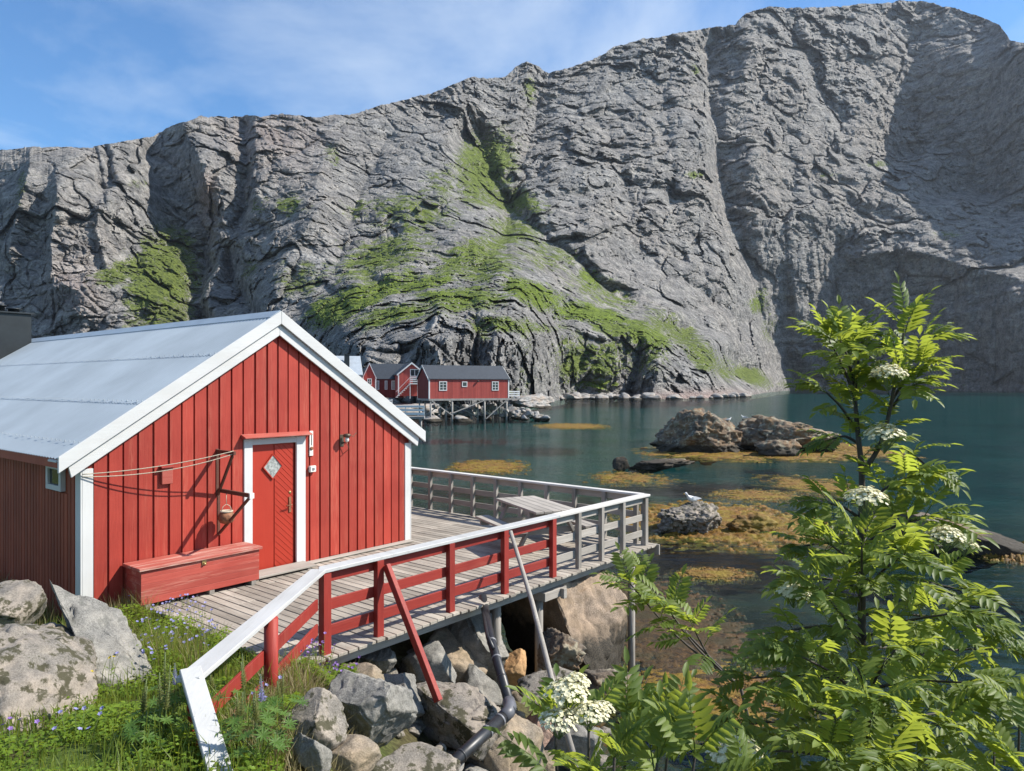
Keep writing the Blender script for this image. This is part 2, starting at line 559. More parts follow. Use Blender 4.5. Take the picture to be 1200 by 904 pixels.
# gullies (positive) and buttress edges (negative): polyline in photograph coordinates, amplitude in metres, widths in pixels on its left and right
FEAT = [
    ([(829, 60), (834, 110), (839, 160), (842, 200), (850, 245), (870, 290), (885, 335), (896, 380), (915, 420), (936, 455)], 62, 13, 34),
    ([(632, 95), (628, 140), (612, 200), (600, 240), (590, 270)], 34, 26, 22),
    ([(560, 150), (575, 200), (600, 245), (640, 275), (680, 310), (720, 345), (770, 372), (830, 402), (890, 440)], 34, 30, 12),
    ([(238, 395), (236, 340), (240, 290), (250, 250)], 30, 34, 9),
    ([(300, 372), (272, 330), (268, 290), (285, 245), (290, 190), (286, 150)], 22, 18, 9),
    ([(198, 262), (186, 225), (178, 180), (184, 160)], 26, 22, 40),
    ([(132, 210), (126, 185), (122, 172)], 12, 8, 4),
    ([(108, 170), (120, 205), (122, 235)], 8, 10, 4),
    ([(66, 222), (62, 270), (60, 315)], -17, 9, 40),
    ([(38, 180), (25, 230), (12, 290)], -12, 8, 24),
    ([(120, 235), (112, 270), (122, 305)], -8, 5, 20),
    ([(218, 150), (236, 195), (250, 235), (247, 262)], -22, 14, 30),
    ([(300, 150), (300, 185), (295, 215)], -12, 10, 26),
    ([(376, 240), (345, 290), (322, 340), (312, 375)], -18, 26, 30),
    ([(405, 150), (380, 190), (360, 235)], -12, 16, 18),
    ([(268, 280), (250, 320), (240, 350)], -12, 8, 18),
    ([(455, 160), (430, 210), (405, 270), (390, 330)], 10, 16, 8),
    ([(558, 95), (545, 130), (520, 170)], -14, 30, 18),
    ([(618, 72), (616, 100)], -14, 9, 10),
    ([(545, 160), (560, 200), (590, 240)], 12, 14, 12),
    ([(640, 230), (690, 225), (745, 215), (800, 230)], 9, 9, 6),
    ([(690, 130), (720, 170), (735, 230), (750, 290)], 10, 20, 10),
    ([(770, 90), (785, 150), (790, 220), (800, 300)], 10, 22, 9),
    ([(700, 300), (760, 310), (820, 340), (870, 380)], 12, 9, 9),
    ([(930, 35), (950, 70), (965, 110), (985, 140)], 20, 14, 9),
    ([(905, 30), (915, 60), (935, 100), (960, 125)], -12, 9, 14),
    ([(1010, 60), (1030, 100), (1070, 130)], 14, 16, 12),
    ([(880, 60), (860, 110), (850, 150)], -18, 30, 26),
    ([(975, 175), (1010, 190), (1060, 195)], 8, 8, 6),
    ([(870, 210), (930, 225), (1000, 240), (1060, 260)], 8, 7, 7),
    ([(1000, 300), (1060, 290), (1130, 310), (1200, 330)], -8, 8, 8),
    ([(930, 250), (925, 300), (935, 360), (930, 420)], -9, 8, 12),
    ([(985, 280), (980, 340), (990, 410)], 9, 10, 5),
    ([(1050, 290), (1055, 350), (1045, 420)], 8, 12, 5),
    ([(1120, 320), (1118, 380), (1125, 440)], 8, 12, 5),
    # crags above the village
    ([(495, 400), (505, 385), (515, 360)], -7, 6, 14),
    ([(555, 355), (560, 390), (556, 430)], 9, 8, 5),
    ([(575, 440), (580, 400), (585, 370)], -6, 8, 12),
    ([(655, 380), (660, 420), (655, 455)], 12, 12, 8),
    ([(742, 470), (745, 440), (750, 405)], 12, 14, 6),
    ([(765, 465), (768, 430), (775, 405)], -9, 8, 24),
]
VEG = [  # x, y, half width, half height, tilt (deg), strength, lush
    (190, 330, 40, 62, 14, 1.1, .35), (150, 315, 46, 14, -22, .9, .3), (205, 370, 26, 30, 0, .9, .1), (215, 290, 14, 26, 0, .8, .2),
    (570, 195, 34, 42, 20, 1.1, .5), (600, 235, 36, 18, 15, .95, .5), (560, 165, 12, 20, 0, .7, .4), (620, 108, 8, 16, 0, .9, .3),
    (545, 300, 40, 18, -20, .75, .6), (580, 285, 24, 14, 0, .6, .5), (430, 345, 60, 14, -22, .95, .9), (500, 330, 40, 9, -12, .8, .9), (390, 365, 34, 18, -28, .95, .8),
    (625, 345, 40, 13, 22, 1.05, 1.0), (690, 368, 44, 10, 10, 1.1, 1.0), (755, 395, 34, 16, 20, .95, .8), (705, 425, 34, 26, 0, .85, .5), (690, 325, 18, 10, 25, .8, .9),
    (790, 385, 40, 16, 35, .75, .4), (830, 420, 40, 14, 38, .8, .4), (880, 440, 34, 12, 30, .8, .4), (890, 355, 12, 18, 20, 1.0, .7), (905, 385, 14, 22, 20, .7, .4),
    (700, 450, 26, 9, 0, .9, .8), (520, 345, 30, 7, 0, .8, .9), (560, 385, 14, 18, 0, .6, .4), (615, 400, 12, 20, 0, .55, .4),
    (340, 240, 20, 14, 0, .6, .5), (300, 240, 14, 12, 0, .55, .4), (160, 215, 18, 6, 0, .5, .4), (390, 180, 14, 14, 0, .45, .4), (420, 245, 26, 12, 0, .5, .5),
    (480, 250, 60, 26, 0, .56, .5), (450, 300, 70, 26, -20, .62, .6), (560, 310, 60, 24, 0, .62, .6), (600, 270, 40, 20, 0, .6, .5), (520, 220, 30, 30, 0, .45, .4), (700, 340, 50, 20, 20, .55, .7), (660, 300, 30, 14, 20, .5, .5), (350, 330, 30, 24, 0, .55, .3), (860, 430, 50, 14, 25, .6, .5), (730, 420, 60, 30, 0, .6, .4), (1090, 440, 90, 14, 0, .45, .2), (960, 430, 30, 20, 0, .5, .2), (640, 300, 40, 20, 20, .5, .5), (25, 220, 6, 30, 8, .6, .2), (290, 320, 12, 20, 0, .55, .2),
    (815, 82, 6, 6, 0, .9, .5), (815, 205, 14, 5, 0, .8, .4), (1030, 192, 16, 4, 0, .6, .4), (970, 205, 16, 5, 0, .5, .4), (1110, 275, 20, 6, 0, .45, .4),
    (930, 452, 40, 6, 0, .7, .4), (1000, 455, 50, 3, 0, .5, .3), (600, 460, 20, 8, 0, .6, .6), (480, 440, 40, 14, 0, .5, .3), (670, 425, 26, 34, 0, .95, .35), (720, 385, 30, 12, 20, .9, .6), (600, 380, 60, 10, 5, .7, .7), (540, 350, 60, 16, 0, .75, .8), (460, 370, 50, 14, -10, .7, .8), (625, 440, 20, 20, 0, .6, .2),
]


def build_mountain():
    us = np.concatenate([np.arange(-200, 0, 5.0), np.arange(0, 1203, 1.45), np.arange(1205, 1400, 5.0)])
    nw = 400
    cx, cy = zip(*CREST)
    crest = np.interp(us, cx, cy)
    jag = 3.0 * fbm(np.stack([us * .07, us * 0, us * 0], 1), 6, gain=.68) + 2.2 * (np.round(2.5 * fbm(np.stack([us * .05, us * 0 + 5, us * 0], 1), 3)) / 2.5)
    base_v = np.interp(us, [c[0] for c in COLS], [c[1][0][0] for c in COLS])
    w = np.linspace(0, 1, nw)
    V = (base_v + 3.0)[:, None] + (crest - base_v - 3.0)[:, None] * w[None, :]
    V = V + jag[:, None] * sstep(.90, 1, w)[None, :]            # only the skyline is jagged
    U = np.repeat(us[:, None], nw, 1)
    wob = 5.5 * fbm(np.stack([U * .02, V * .02, U * 0], -1), 4, gain=.6)
    wob2 = 5.5 * fbm(np.stack([U * .02, V * .02, U * 0 + 9], -1), 4, gain=.6)
    taper = sstep(0, .08, w)[None, :] * (1 - sstep(.93, 1, w))[None, :]
    # distance: column profiles sampled at each y, blended across
    prof = []
    for x, c in COLS:
        vv, rr = zip(*sorted(c))
        prof.append(np.interp(V + wob2 * 2.6 * taper, vv, rr))
    prof = np.stack(prof, 0)
    cxs = np.array([c[0] for c in COLS], float)
    k = np.clip(np.searchsorted(cxs, us) - 1, 0, len(cxs) - 2)
    f = (us - cxs[k]) / (cxs[k + 1] - cxs[k])
    f = (f * f * (3 - 2 * f) * .6 + f * .4)[:, None]
    # wander the columns so that no straight seams show
    ii = np.arange(len(us))
    r = np.empty_like(V)
    for i in ii:
        r[i] = prof[k[i], i] * (1 - f[i]) + prof[k[i] + 1, i] * f[i]
    # gentle smoothing along the rows
    for _ in range(6):
        r[:, 1:-1] = (r[:, :-2] + 2 * r[:, 1:-1] + r[:, 2:]) / 4
    for _ in range(10):
        r[1:-1] = (r[:-2] + 2 * r[1:-1] + r[2:]) / 4
    Uw, Vw = U + wob * 1.3, V + wob2 * 1.3
    for line, A, wl, wr in FEAT:
        best = np.full(U.shape, 1e9); sgn = np.zeros(U.shape)
        for (x0, y0), (x1, y1) in zip(line[:-1], line[1:]):
            dx, dy = x1 - x0, y1 - y0
            L2 = dx * dx + dy * dy
            t = np.clip(((Uw - x0) * dx + (Vw - y0) * dy) / L2, 0, 1)
            ex, ey = Uw - (x0 + t * dx), Vw - (y0 + t * dy)
            d = np.sqrt(ex * ex + ey * ey)
            # which side of the line: right is positive, easing over round the ends
            sn = (dy * ex - dx * ey) / (math.sqrt(L2) * (d + 1e-6))
            s = -sn if dy < -.35 * abs(dx) else sn
            nb = d < best
            best = np.where(nb, d, best); sgn = np.where(nb, s, sgn)
        sf = sstep(-.9, .9, sgn)
        wid = wl * (1 - sf) + wr * sf
        r = r + 1.2 * A * np.exp(-(best / wid) ** 1.25)
    X = (U - 600) / F * r; Z = CZ - (V - 452) / F * r
    P = np.stack([X, r, Z], -1)
    # rock relief: rounded glaciated slabs with narrow creases between, finer blocks, dipping strata
    S = P * np.array([1.0, .34, 1.0])
    warp = np.stack([fbm(S * .02 + 5, 3), fbm(S * .02 + 50, 3), fbm(S * .02 + 90, 3)], -1)
    dip = R(-36) + R(62) * sstep(470, 650, U + wob * 2)
    piv = np.array([-28.0, 0.0, 150.0])
    S = S - piv
    ca, sa = np.cos(dip), np.sin(dip)
    Q = np.stack([ca * S[..., 0] + sa * S[..., 2], S[..., 1], -sa * S[..., 0] + ca * S[..., 2]], -1) * np.array([.62, .8, 1.35])
    far = np.clip(r / 600, .48, 1.02)

    def slabs(Pn, oct, pw, g=.5):
        return billow(Pn, oct, gain=g) ** pw

    zone = sstep(-.25, .35, fbm(S * .006 + 40, 3))          # smooth slabs here, broken rock there
    big = slabs(S * .0105 + warp * .9, 2, .75) - .40
    mid = slabs(Q * .026 + warp * .9, 2, .60) - .46
    fin = slabs(S * .30 + warp * 2 + 3, 3, .7, .6) - .40
    S2 = P * np.array([1.0, .55, 1.0]) - piv
    Q2 = np.stack([ca * S2[..., 0] + sa * S2[..., 2], S2[..., 1], -sa * S2[..., 0] + ca * S2[..., 2]], -1)
    ft = r ** .5 / 24.0                                    # joints as wide as the rock mass they cut
    c0, e0 = cells(Q2 * np.array([.0085, .012, .017]) + warp * .5 + 71)
    jit = np.stack([fbm(P * .05 + 7, 3), fbm(P * .05 + 27, 3), fbm(P * .05 + 47, 3)], -1)
    c1, e1 = cells(Q2 * np.array([.022, .030, .046]) + jit * .30 + warp * .35)
    c2, e2 = cells(Q2 * np.array([.066, .08, .135]) + jit * .45 + 13)
    c3, e3 = cells(S2 * np.array([.19, .20, .26]) + jit * .8 + 29)
    blk = 15.0 * c0 + 5.0 * np.exp(-(e0 / .045) ** 2) + 7.0 * c1 * (.35 + .9 * zone) + 4.2 * c2 * (.25 + .95 * zone) + 2.0 * c3 * (.3 + .95 * zone) + 3.0 * np.exp(-(e1 / .05) ** 2) + 1.4 * np.exp(-(e2 / .07) ** 2)
    steep = sstep(840, 900, U) * sstep(250, 300, Vw + wob * 1.5 - (U - 900) * .12)      # the dark wall falls sheer, with columns
    steep = np.maximum(steep, .8 * sstep(1075, 1130, U) * sstep(60, 90, V) * (1 - sstep(225, 250, V)))
    colm = slabs(P * np.array([.05, .05, .010]) + 3, 3, .7) - .40
    amp = np.where(V > base_v[:, None] - 6, .5, 1.0)
    disp = (-19 * big * far - 5 * mid * far * (.45 + .75 * zone) + .95 * blk * far - 1.5 * fin * far ** .5) * amp
    near = sstep(420, 240, r)
    crag, ec = cells(S2 * np.array([.085, .13, .05]) + 60 + jit * .5)
    bits, eb = cells(Q2 * np.array([.25, .3, .36]) + 20 + jit * .8)
    disp = disp + near * (6.0 * crag + 2.2 * bits + 2.5 * np.exp(-(ec / .07) ** 2)) * amp
    disp = disp * (1 - .60 * steep) - 11 * colm * steep
    edge = sstep(0, .03, w)[None, :]
    r = r + disp * (.3 + .7 * edge)
    vg = np.zeros_like(U); lush = np.zeros_like(U)
    for x, y, hx, hy, tl, s, lu in VEG:
        c, sn = math.cos(R(tl)), math.sin(R(tl))
        ex, ey = (Uw - x) * c + (Vw - y) * sn, -(Uw - x) * sn + (Vw - y) * c
        g = s * np.exp(-((ex / hx) ** 2 + (ey / hy) ** 2) ** 1.3 * .8)
        lush = np.where(g > vg, lu, lush)
        vg = np.maximum(vg, g)
    vg = np.clip(vg, 0, 1.05) * .88
    r = r - 1.3 * sstep(.35, .7, vg) * np.abs(perlin(P * .4)) * 2      # low scrub stands proud of the rock
    X = (U - 600) / F * r; Z = CZ - (V - 452) / F * r
    P = np.stack([X, r, Z], -1)
    # the back of the ridge falls away behind the crest
    back = []
    for q, (dr, dz) in enumerate([(30, -2), (90, -14), (260, -120), (420, -330), (500, -900)]):
        B = P[:, -1].copy(); sc = 1 + dr / B[:, 1]
        B[:, 0] *= sc; B[:, 1] *= sc; B[:, 2] = np.maximum(B[:, 2] + dz, -3)
        back.append(B)
    P = np.concatenate([P, np.stack(back, 1)], 1)
    vg = np.concatenate([vg, np.zeros((len(us), 5))], 1); lush = np.concatenate([lush, np.zeros((len(us), 5))], 1)
    pink = np.zeros_like(vg)
    pv = np.exp(-((U - 820) / 70) ** 2 - ((V - 466) / 9) ** 2)
    pv = np.maximum(pv, .8 * np.exp(-((Uw - 243) / 12) ** 2 - ((Vw - 235) / 30) ** 2))
    pv = np.maximum(pv, .45 * np.exp(-((Uw - 85) / 40) ** 2 - ((Vw - 340) / 40) ** 2))
    pv = np.maximum(pv, .35 * np.exp(-((Uw - 320) / 60) ** 2 - ((Vw - 160) / 40) ** 2))
    pink[:, :nw] = pv
    nu, nr = P.shape[0], P.shape[1]
    idx = np.arange(nu * nr).reshape(nu, nr)
    Qd = np.stack([idx[:-1, :-1], idx[1:, :-1], idx[1:, 1:], idx[:-1, 1:]], -1).reshape(-1, 4)
    o = np_mesh('mountain', P.reshape(-1, 3), Qd, mountain_material(), {'veg': vg, 'lush': lush, 'pink': pink}, False)
    tag(o, 'grey glaciated granite mountain with green grassy gullies across the fjord', 'mountain', kind='structure')
    return o


build_mountain()


# ================================================================== WATER
def water_material():
    m, t, bs = new_mat('fjord_water')
    t.nodes.remove(bs)
    out = [n for n in t.nodes if n.type == 'OUTPUT_MATERIAL'][0]
    v = coords(t, 'Object', (1, 1, 1))
    w1 = noise(t, 2.6, 4, .6, coords(t, 'Object', (.55, 1.0, 1), (0, 0, R(12))), .4)
    w2 = noise(t, .5, 3, .6, coords(t, 'Object', (.6, 1.0, 1), (0, 0, R(-20))))
    w3 = noise(t, .05, 3, .6, coords(t, 'Object', (.5, 1.3, 1)))
    calm = ramp(t, w3.outputs['Fac'], [(.40, (.35, .35, .35)), (.62, (1, 1, 1))]).outputs[0]
    h = mth(t, 'MULTIPLY', mth(t, 'ADD', mth(t, 'MULTIPLY', w1.outputs['Fac'], .11), mth(t, 'MULTIPLY', w2.outputs['Fac'], .20)), calm)
    b = nd(t, 'ShaderNodeBump'); b.inputs['Strength'].default_value = 1.0; b.inputs['Distance'].default_value = .55
    ln(t, h, b.inputs['Height'])
    fr = nd(t, 'ShaderNodeFresnel'); fr.inputs['IOR'].default_value = 1.33; ln(t, b.outputs[0], fr.inputs['Normal'])
    gl = nd(t, 'ShaderNodeBsdfGlossy'); gl.inputs['Roughness'].default_value = .05; ln(t, b.outputs[0], gl.inputs['Normal'])
    gl.inputs['Color'].default_value = (.95, .97, 1, 1)
    tr = nd(t, 'ShaderNodeBsdfTransparent'); tr.inputs['Color'].default_value = (.62, .78, .72, 1)
    mx = nd(t, 'ShaderNodeMixShader'); ln(t, mth(t, 'MINIMUM', mth(t, 'MULTIPLY', fr.outputs[0], .72), .40), mx.inputs[0]); ln(t, tr.outputs[0], mx.inputs[1]); ln(t, gl.outputs[0], mx.inputs[2])
    ln(t, mx.outputs[0], out.inputs['Surface'])
    return m


def grid_sheet(name, x0, x1, y0, y1, z, mat):
    mb = MB()
    mb.add([(x0, y0, z), (x1, y0, z), (x1, y1, z), (x0, y1, z)], [(0, 1, 2, 3)], .5)
    return mb.build(name, mat)


tag(grid_sheet('water', -2500, 2500, -300, 5000, 0.0, water_material()), 'dark teal fjord water with small ripples', 'water', kind='structure')


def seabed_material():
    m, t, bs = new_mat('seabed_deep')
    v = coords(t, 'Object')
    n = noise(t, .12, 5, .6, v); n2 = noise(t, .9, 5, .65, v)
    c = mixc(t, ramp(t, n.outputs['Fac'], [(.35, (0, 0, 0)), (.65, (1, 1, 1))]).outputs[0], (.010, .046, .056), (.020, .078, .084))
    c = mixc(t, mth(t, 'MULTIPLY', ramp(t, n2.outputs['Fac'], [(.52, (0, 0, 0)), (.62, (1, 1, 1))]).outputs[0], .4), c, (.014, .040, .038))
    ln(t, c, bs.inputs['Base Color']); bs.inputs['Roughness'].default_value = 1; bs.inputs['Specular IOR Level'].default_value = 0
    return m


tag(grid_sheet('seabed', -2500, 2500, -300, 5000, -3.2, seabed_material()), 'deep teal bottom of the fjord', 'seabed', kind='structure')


# ================================================================== NEAR GROUND
def gz(X, Y):
    X = np.asarray(X, float); Y = np.asarray(Y, float)
    xs = np.interp(Y, [0, 3, 6, 8, 10, 12, 14, 16, 20, 25, 40], [2.4, 2.0, 1.6, 1.5, 1.5, 1.3, 0.2, -2.0, -6, -10, -18])
    xt = np.interp(Y, [0, 2, 4.5, 6, 8, 10, 12, 14, 20, 40], [-.3, -1.0, -1.55, -1.75, -2.2, -2.6, -2.8, -3.6, -9, -30])
    zt = np.interp(Y, [0, 2, 4.5, 6, 7.5, 9, 12, 40], [3.35, 3.15, 2.72, 2.42, 2.12, 1.98, 1.9, 1.9])
    t = (X - xt) / (xs - xt)
    land = np.where(t < 0, zt, 0)
    tt = np.clip(t, 0, 1)
    slope = zt * (1 - tt) ** 1.15
    z = np.where(t < 0, land, slope)
    z = np.where(t > 1, np.maximum(-.75 * (1 - np.exp(-(X - xs) * .45)) - .035 * (X - xs), -3.6), z)
    z = np.where(t > 1, z - .9 * sstep(34, 60, Y) - .05 * np.clip(Y - 46, 0, 60), z)
    # land to the left rises a little towards the camera side
    z = z + .12 * np.clip(-X - 4.5, 0, 6) * sstep(8.5, 6, Y)
    return z


def hit(u, v, lift=0.0):
    d = np.array([(u - 600) / F, 1, -(v - 452) / F])
    ys = np.arange(2.0, 60, .01)
    g = gz(d[0] * ys, ys) + lift
    below = (CZ + d[2] * ys) < g
    i = np.argmax(below) if below.any() else len(ys) - 1
    return Vector((d[0] * ys[i], ys[i], CZ + d[2] * ys[i]))


def ground_material():
    m, t, bs = new_mat('shore_ground')
    v = coords(t, 'Object')
    gp = nd(t, 'ShaderNodeNewGeometry'); sz = nd(t, 'ShaderNodeSeparateXYZ'); ln(t, gp.outputs['Position'], sz.inputs[0])
    n1 = noise(t, 1.7, 6, .65, v); n2 = noise(t, 14, 5, .7, v); n3 = noise(t, .6, 4, .6, v)
    soil = mixc(t, ramp(t, n2.outputs['Fac'], [(.35, (0, 0, 0)), (.65, (1, 1, 1))]).outputs[0], (.05, .04, .022), (.11, .10, .045))
    grs = mixc(t, ramp(t, n2.outputs['Fac'], [(.35, (0, 0, 0)), (.65, (1, 1, 1))]).outputs[0], (.035, .06, .012), (.10, .14, .03))
    top = mixc(t, ramp(t, n1.outputs['Fac'], [(.42, (0, 0, 0)), (.55, (1, 1, 1))]).outputs[0], soil, grs)
    weed = mixc(t, ramp(t, n2.outputs['Fac'], [(.38, (0, 0, 0)), (.66, (1, 1, 1))]).outputs[0], (.016, .012, .006), (.13, .068, .016))
    sand = mixc(t, n2.outputs['Fac'], (.016, .026, .018), (.052, .062, .040))
    under = mixc(t, ramp(t, n1.outputs['Fac'], [(.50, (0, 0, 0)), (.60, (1, 1, 1))]).outputs[0], sand, weed)
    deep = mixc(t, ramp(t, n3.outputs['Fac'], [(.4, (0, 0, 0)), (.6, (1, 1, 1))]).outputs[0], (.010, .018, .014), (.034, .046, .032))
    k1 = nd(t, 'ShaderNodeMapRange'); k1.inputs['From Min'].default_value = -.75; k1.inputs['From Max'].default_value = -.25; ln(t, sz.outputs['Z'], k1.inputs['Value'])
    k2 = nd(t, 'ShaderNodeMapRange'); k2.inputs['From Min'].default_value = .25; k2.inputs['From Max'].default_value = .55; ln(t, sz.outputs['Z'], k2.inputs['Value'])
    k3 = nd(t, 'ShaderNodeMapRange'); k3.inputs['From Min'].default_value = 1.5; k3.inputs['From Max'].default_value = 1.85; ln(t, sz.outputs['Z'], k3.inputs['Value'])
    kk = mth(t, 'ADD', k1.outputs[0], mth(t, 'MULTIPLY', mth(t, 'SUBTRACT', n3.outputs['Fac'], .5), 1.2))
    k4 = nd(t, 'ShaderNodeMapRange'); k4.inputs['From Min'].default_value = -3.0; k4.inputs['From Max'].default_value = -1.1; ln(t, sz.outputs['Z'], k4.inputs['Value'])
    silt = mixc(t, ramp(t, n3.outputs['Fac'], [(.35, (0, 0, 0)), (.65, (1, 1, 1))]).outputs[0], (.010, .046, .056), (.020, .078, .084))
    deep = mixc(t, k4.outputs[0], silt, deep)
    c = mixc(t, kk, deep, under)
    c = mixc(t, k2.outputs[0], c, soil)
    c = mixc(t, k3.outputs[0], c, top)
    ln(t, c, bs.inputs['Base Color']); bs.inputs['Roughness'].default_value = .95; bs.inputs['Specular IOR Level'].default_value = .1
    bump(t, mth(t, 'ADD', n2.outputs['Fac'], n1.outputs['Fac']), bs, .7, .08)
    return m


def build_ground():
    xs = np.concatenate([np.arange(-46, -7, .5), np.arange(-7, 4, .07), np.arange(4, 14, .2), np.arange(14, 60, .6)])
    ys = np.concatenate([np.arange(-3, 2, .25), np.arange(2, 16, .07), np.arange(16, 90, .45)])
    X, Y = np.meshgrid(xs, ys, indexing='ij')
    Z = gz(X, Y)
    P = np.stack([X, Y, Z], -1)
    Z = Z + .10 * fbm(P * 1.3, 4) * (Z < 3) + .03 * fbm(P * 6, 3)
    Z = Z + np.where(Z < -.1, .30 * fbm(P * np.array([.5, .5, 0]) + 4, 4), 0)
    Z = np.where((Z > -.06) & (gz(X, Y) < -.12), -.06, Z)
    P = np.stack([X, Y, Z], -1)
    n, k = X.shape
    idx = np.arange(n * k).reshape(n, k)
    Qd = np.stack([idx[:-1, :-1], idx[1:, :-1], idx[1:, 1:], idx[:-1, 1:]], -1).reshape(-1, 4)
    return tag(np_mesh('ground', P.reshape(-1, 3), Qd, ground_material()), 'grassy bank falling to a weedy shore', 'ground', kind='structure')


build_ground()


# ================================================================== AIR
hz = MB(); hz.box(-1900, -120, -6, 1900, 1750, 640)
hm = bpy.data.materials.new('air'); hm.use_nodes = True
ht = hm.node_tree; ht.nodes.clear()
ho_ = nd(ht, 'ShaderNodeOutputMaterial'); hv = nd(ht, 'ShaderNodeVolumePrincipled')
hv.inputs['Color'].default_value = (.80, .88, 1.0, 1); hv.inputs['Density'].default_value = .00005; hv.inputs['Anisotropy'].default_value = .3
ln(ht, hv.outputs[0], ho_.inputs['Volume'])
tag(hz.build('haze', hm), 'faint blue haze over the fjord', 'haze', kind='stuff')
scene.cycles.volume_bounces = 0

# ================================================================== MATERIALS OF THE BUILT THINGS
RED, RED_D, RED_W = (.39, .052, .033), (.28, .030, .019), (.43, .125, .08)
wood('red_board', RED, RED_D, RED_W, 'z', .40, .62, .30)
wood('red_rail_x', (.30, .035, .024), (.20, .020, .015), (.36, .13, .09), 'x', .25, .6, .2)
wood('red_rail_z', (.30, .035, .024), (.19, .018, .014), (.36, .12, .08), 'z', .25, .6, .2)
wood('red_lid', (.44, .12, .09), (.34, .07, .05), (.58, .44, .36), 'x', .95, .65, .2)
wood('red_chest', (.41, .085, .062), (.29, .045, .032), (.55, .29, .22), 'x', .7, .62, .2)
wood('red_door', (.38, .036, .018), (.34, .030, .015), (.42, .07, .04), 'z', .10, .5, .05, .15)
wood('brown_side', (.34, .078, .036), (.23, .048, .023), (.33, .11, .06), 'z', .25, .65, .35)
wood('white_board_x', (.60, .60, .585), (.50, .50, .485), (.45, .43, .40), 'x', .35, .5, .08, .2)
wood('white_board_z', (.62, .62, .605), (.52, .52, .505), (.50, .48, .45), 'z', .25, .5, .06, .2)
wood('white_cap', (.50, .50, .49), (.40, .40, .39), (.30, .29, .27), 'y', .55, .55, .06, .3)
wood('grey_plank', (.40, .355, .295), (.20, .175, .145), (.50, .455, .39), 'y', .5, .85, .45, .8)
wood('grey_rail_x', (.40, .365, .32), (.25, .225, .195), (.50, .46, .41), 'x', .4, .85, .25, .6)
wood('grey_rail_y', (.38, .345, .30), (.23, .21, .18), (.48, .44, .39), 'y', .4, .85, .25, .6)
wood('grey_post', (.33, .30, .265), (.20, .18, .155), (.44, .41, .36), 'z', .4, .85, .25, .6)
wood('pale_cap', (.66, .64, .60), (.48, .46, .43), (.38, .355, .32), 'x', .7, .7, .1, .3)
wood('pale_cap_y', (.52, .495, .45), (.36, .34, .31), (.36, .335, .30), 'y', .7, .7, .1, .3)
wood('brown_arm', (.14, .055, .035), (.08, .032, .022), (.2, .12, .08), 'y', .4, .7, .2)
plain('roof_sheet', (.34, .385, .42), .55, 0.0, .12, .9, 0, .35)
plain('ridge_metal', (.30, .35, .39), .4, 0, .1, 3, 0)
plain('dark_metal', (.022, .026, .028), .45, .3, .2, 5, .05)
plain('black_pipe', (.018, .018, .020), .42, 0, .35, 14, .1)
plain('pipe_band', (.20, .20, .21), .5, .2, .2, 20, .1)
plain('glass_dark', (.02, .025, .03), .08, 0, .1, 3, 0, .8)
plain('curtain', (.30, .31, .29), .2, 0, .65, 22, 0, .6)
plain('brass', (.45, .33, .15), .35, .8, .2, 20, 0)
plain('rusty', (.23, .10, .05), .75, .2, .5, 25, .3)
plain('white_plastic', (.75, .73, .66), .45, 0, .05, 6, 0)
plain('rope', (.42, .37, .28), .9, 0, .25, 60, .3)
plain('lamp_metal', (.11, .085, .06), .5, .6, .3, 30, .1)
M = MATS

# ================================================================== THE RED HUT
SL, AP, EV0, EV1 = .655, 3.975, -.32, 5.80       # roof slope, apex height, eave ends along the gable
HALF, LEN = 2.755, 11.6


def roof_z(s):
    return AP - SL * abs(s - HALF)


def clip_board(mb, s0, s1, b0, b1, z0, drop, rnd=None):
    """a vertical board whose top follows the gable, drop metres under the roof"""
    def top(s): return roof_z(s) - drop
    if s0 < HALF < s1:
        poly = [(s0, z0), (s1, z0), (s1, top(s1)), (HALF, top(HALF)), (s0, top(s0))]
    else:
        poly = [(s0, z0), (s1, z0), (s1, top(s1)), (s0, top(s0))]
    mb.prism(poly, b0, b1, 'y', rnd)


hut = thing('boathouse_cabin', 'red boarded wooden cabin with white trimmed gable and pale metal roof beside the deck', 'cabin', HL, HROT)
# gable wall, boards over boards, with an opening for the door
w = MB()
DO0, DO1, DOZ = 2.34, 3.10, 1.97
for s0, s1 in ((0.0, DO0), (DO1, 5.51)):
    clip_board(w, s0, s1, .0, .06, -.35 if s0 == 0 else -.02, .20, .1)
w.prism([(DO0, DOZ), (DO1, DOZ), (DO1, roof_z(DO1) - .2), (HALF, AP - .2), (DO0, roof_z(DO0) - .2)], .0, .06, 'y', .1)
s = .13
while s < 5.36:
    wd = rng.uniform(.150, .178)
    e = min(s + wd, 5.38)
    z0 = -.33 if s < .5 else .03
    if e > 2.20 and s < 3.27:                 # above the door case
        if s < 2.20 - .05: clip_board(w, s, 2.198, -.024, 0.002, z0, .2)
        if e > 3.27 + .05: clip_board(w, 3.272, e, -.024, 0.002, z0, .2)
        a, b_ = max(s, 2.05), min(e, 3.42)
        clip_board(w, s, e, -.025, 0.0015, 2.10, .2)
    else:
        clip_board(w, s, e, -.024, 0.002, z0 + rng.uniform(-.01, .01), .2)
    s = e + rng.uniform(.022, .034)
w.build('gable_wall', M['red_board'], hut, .004)
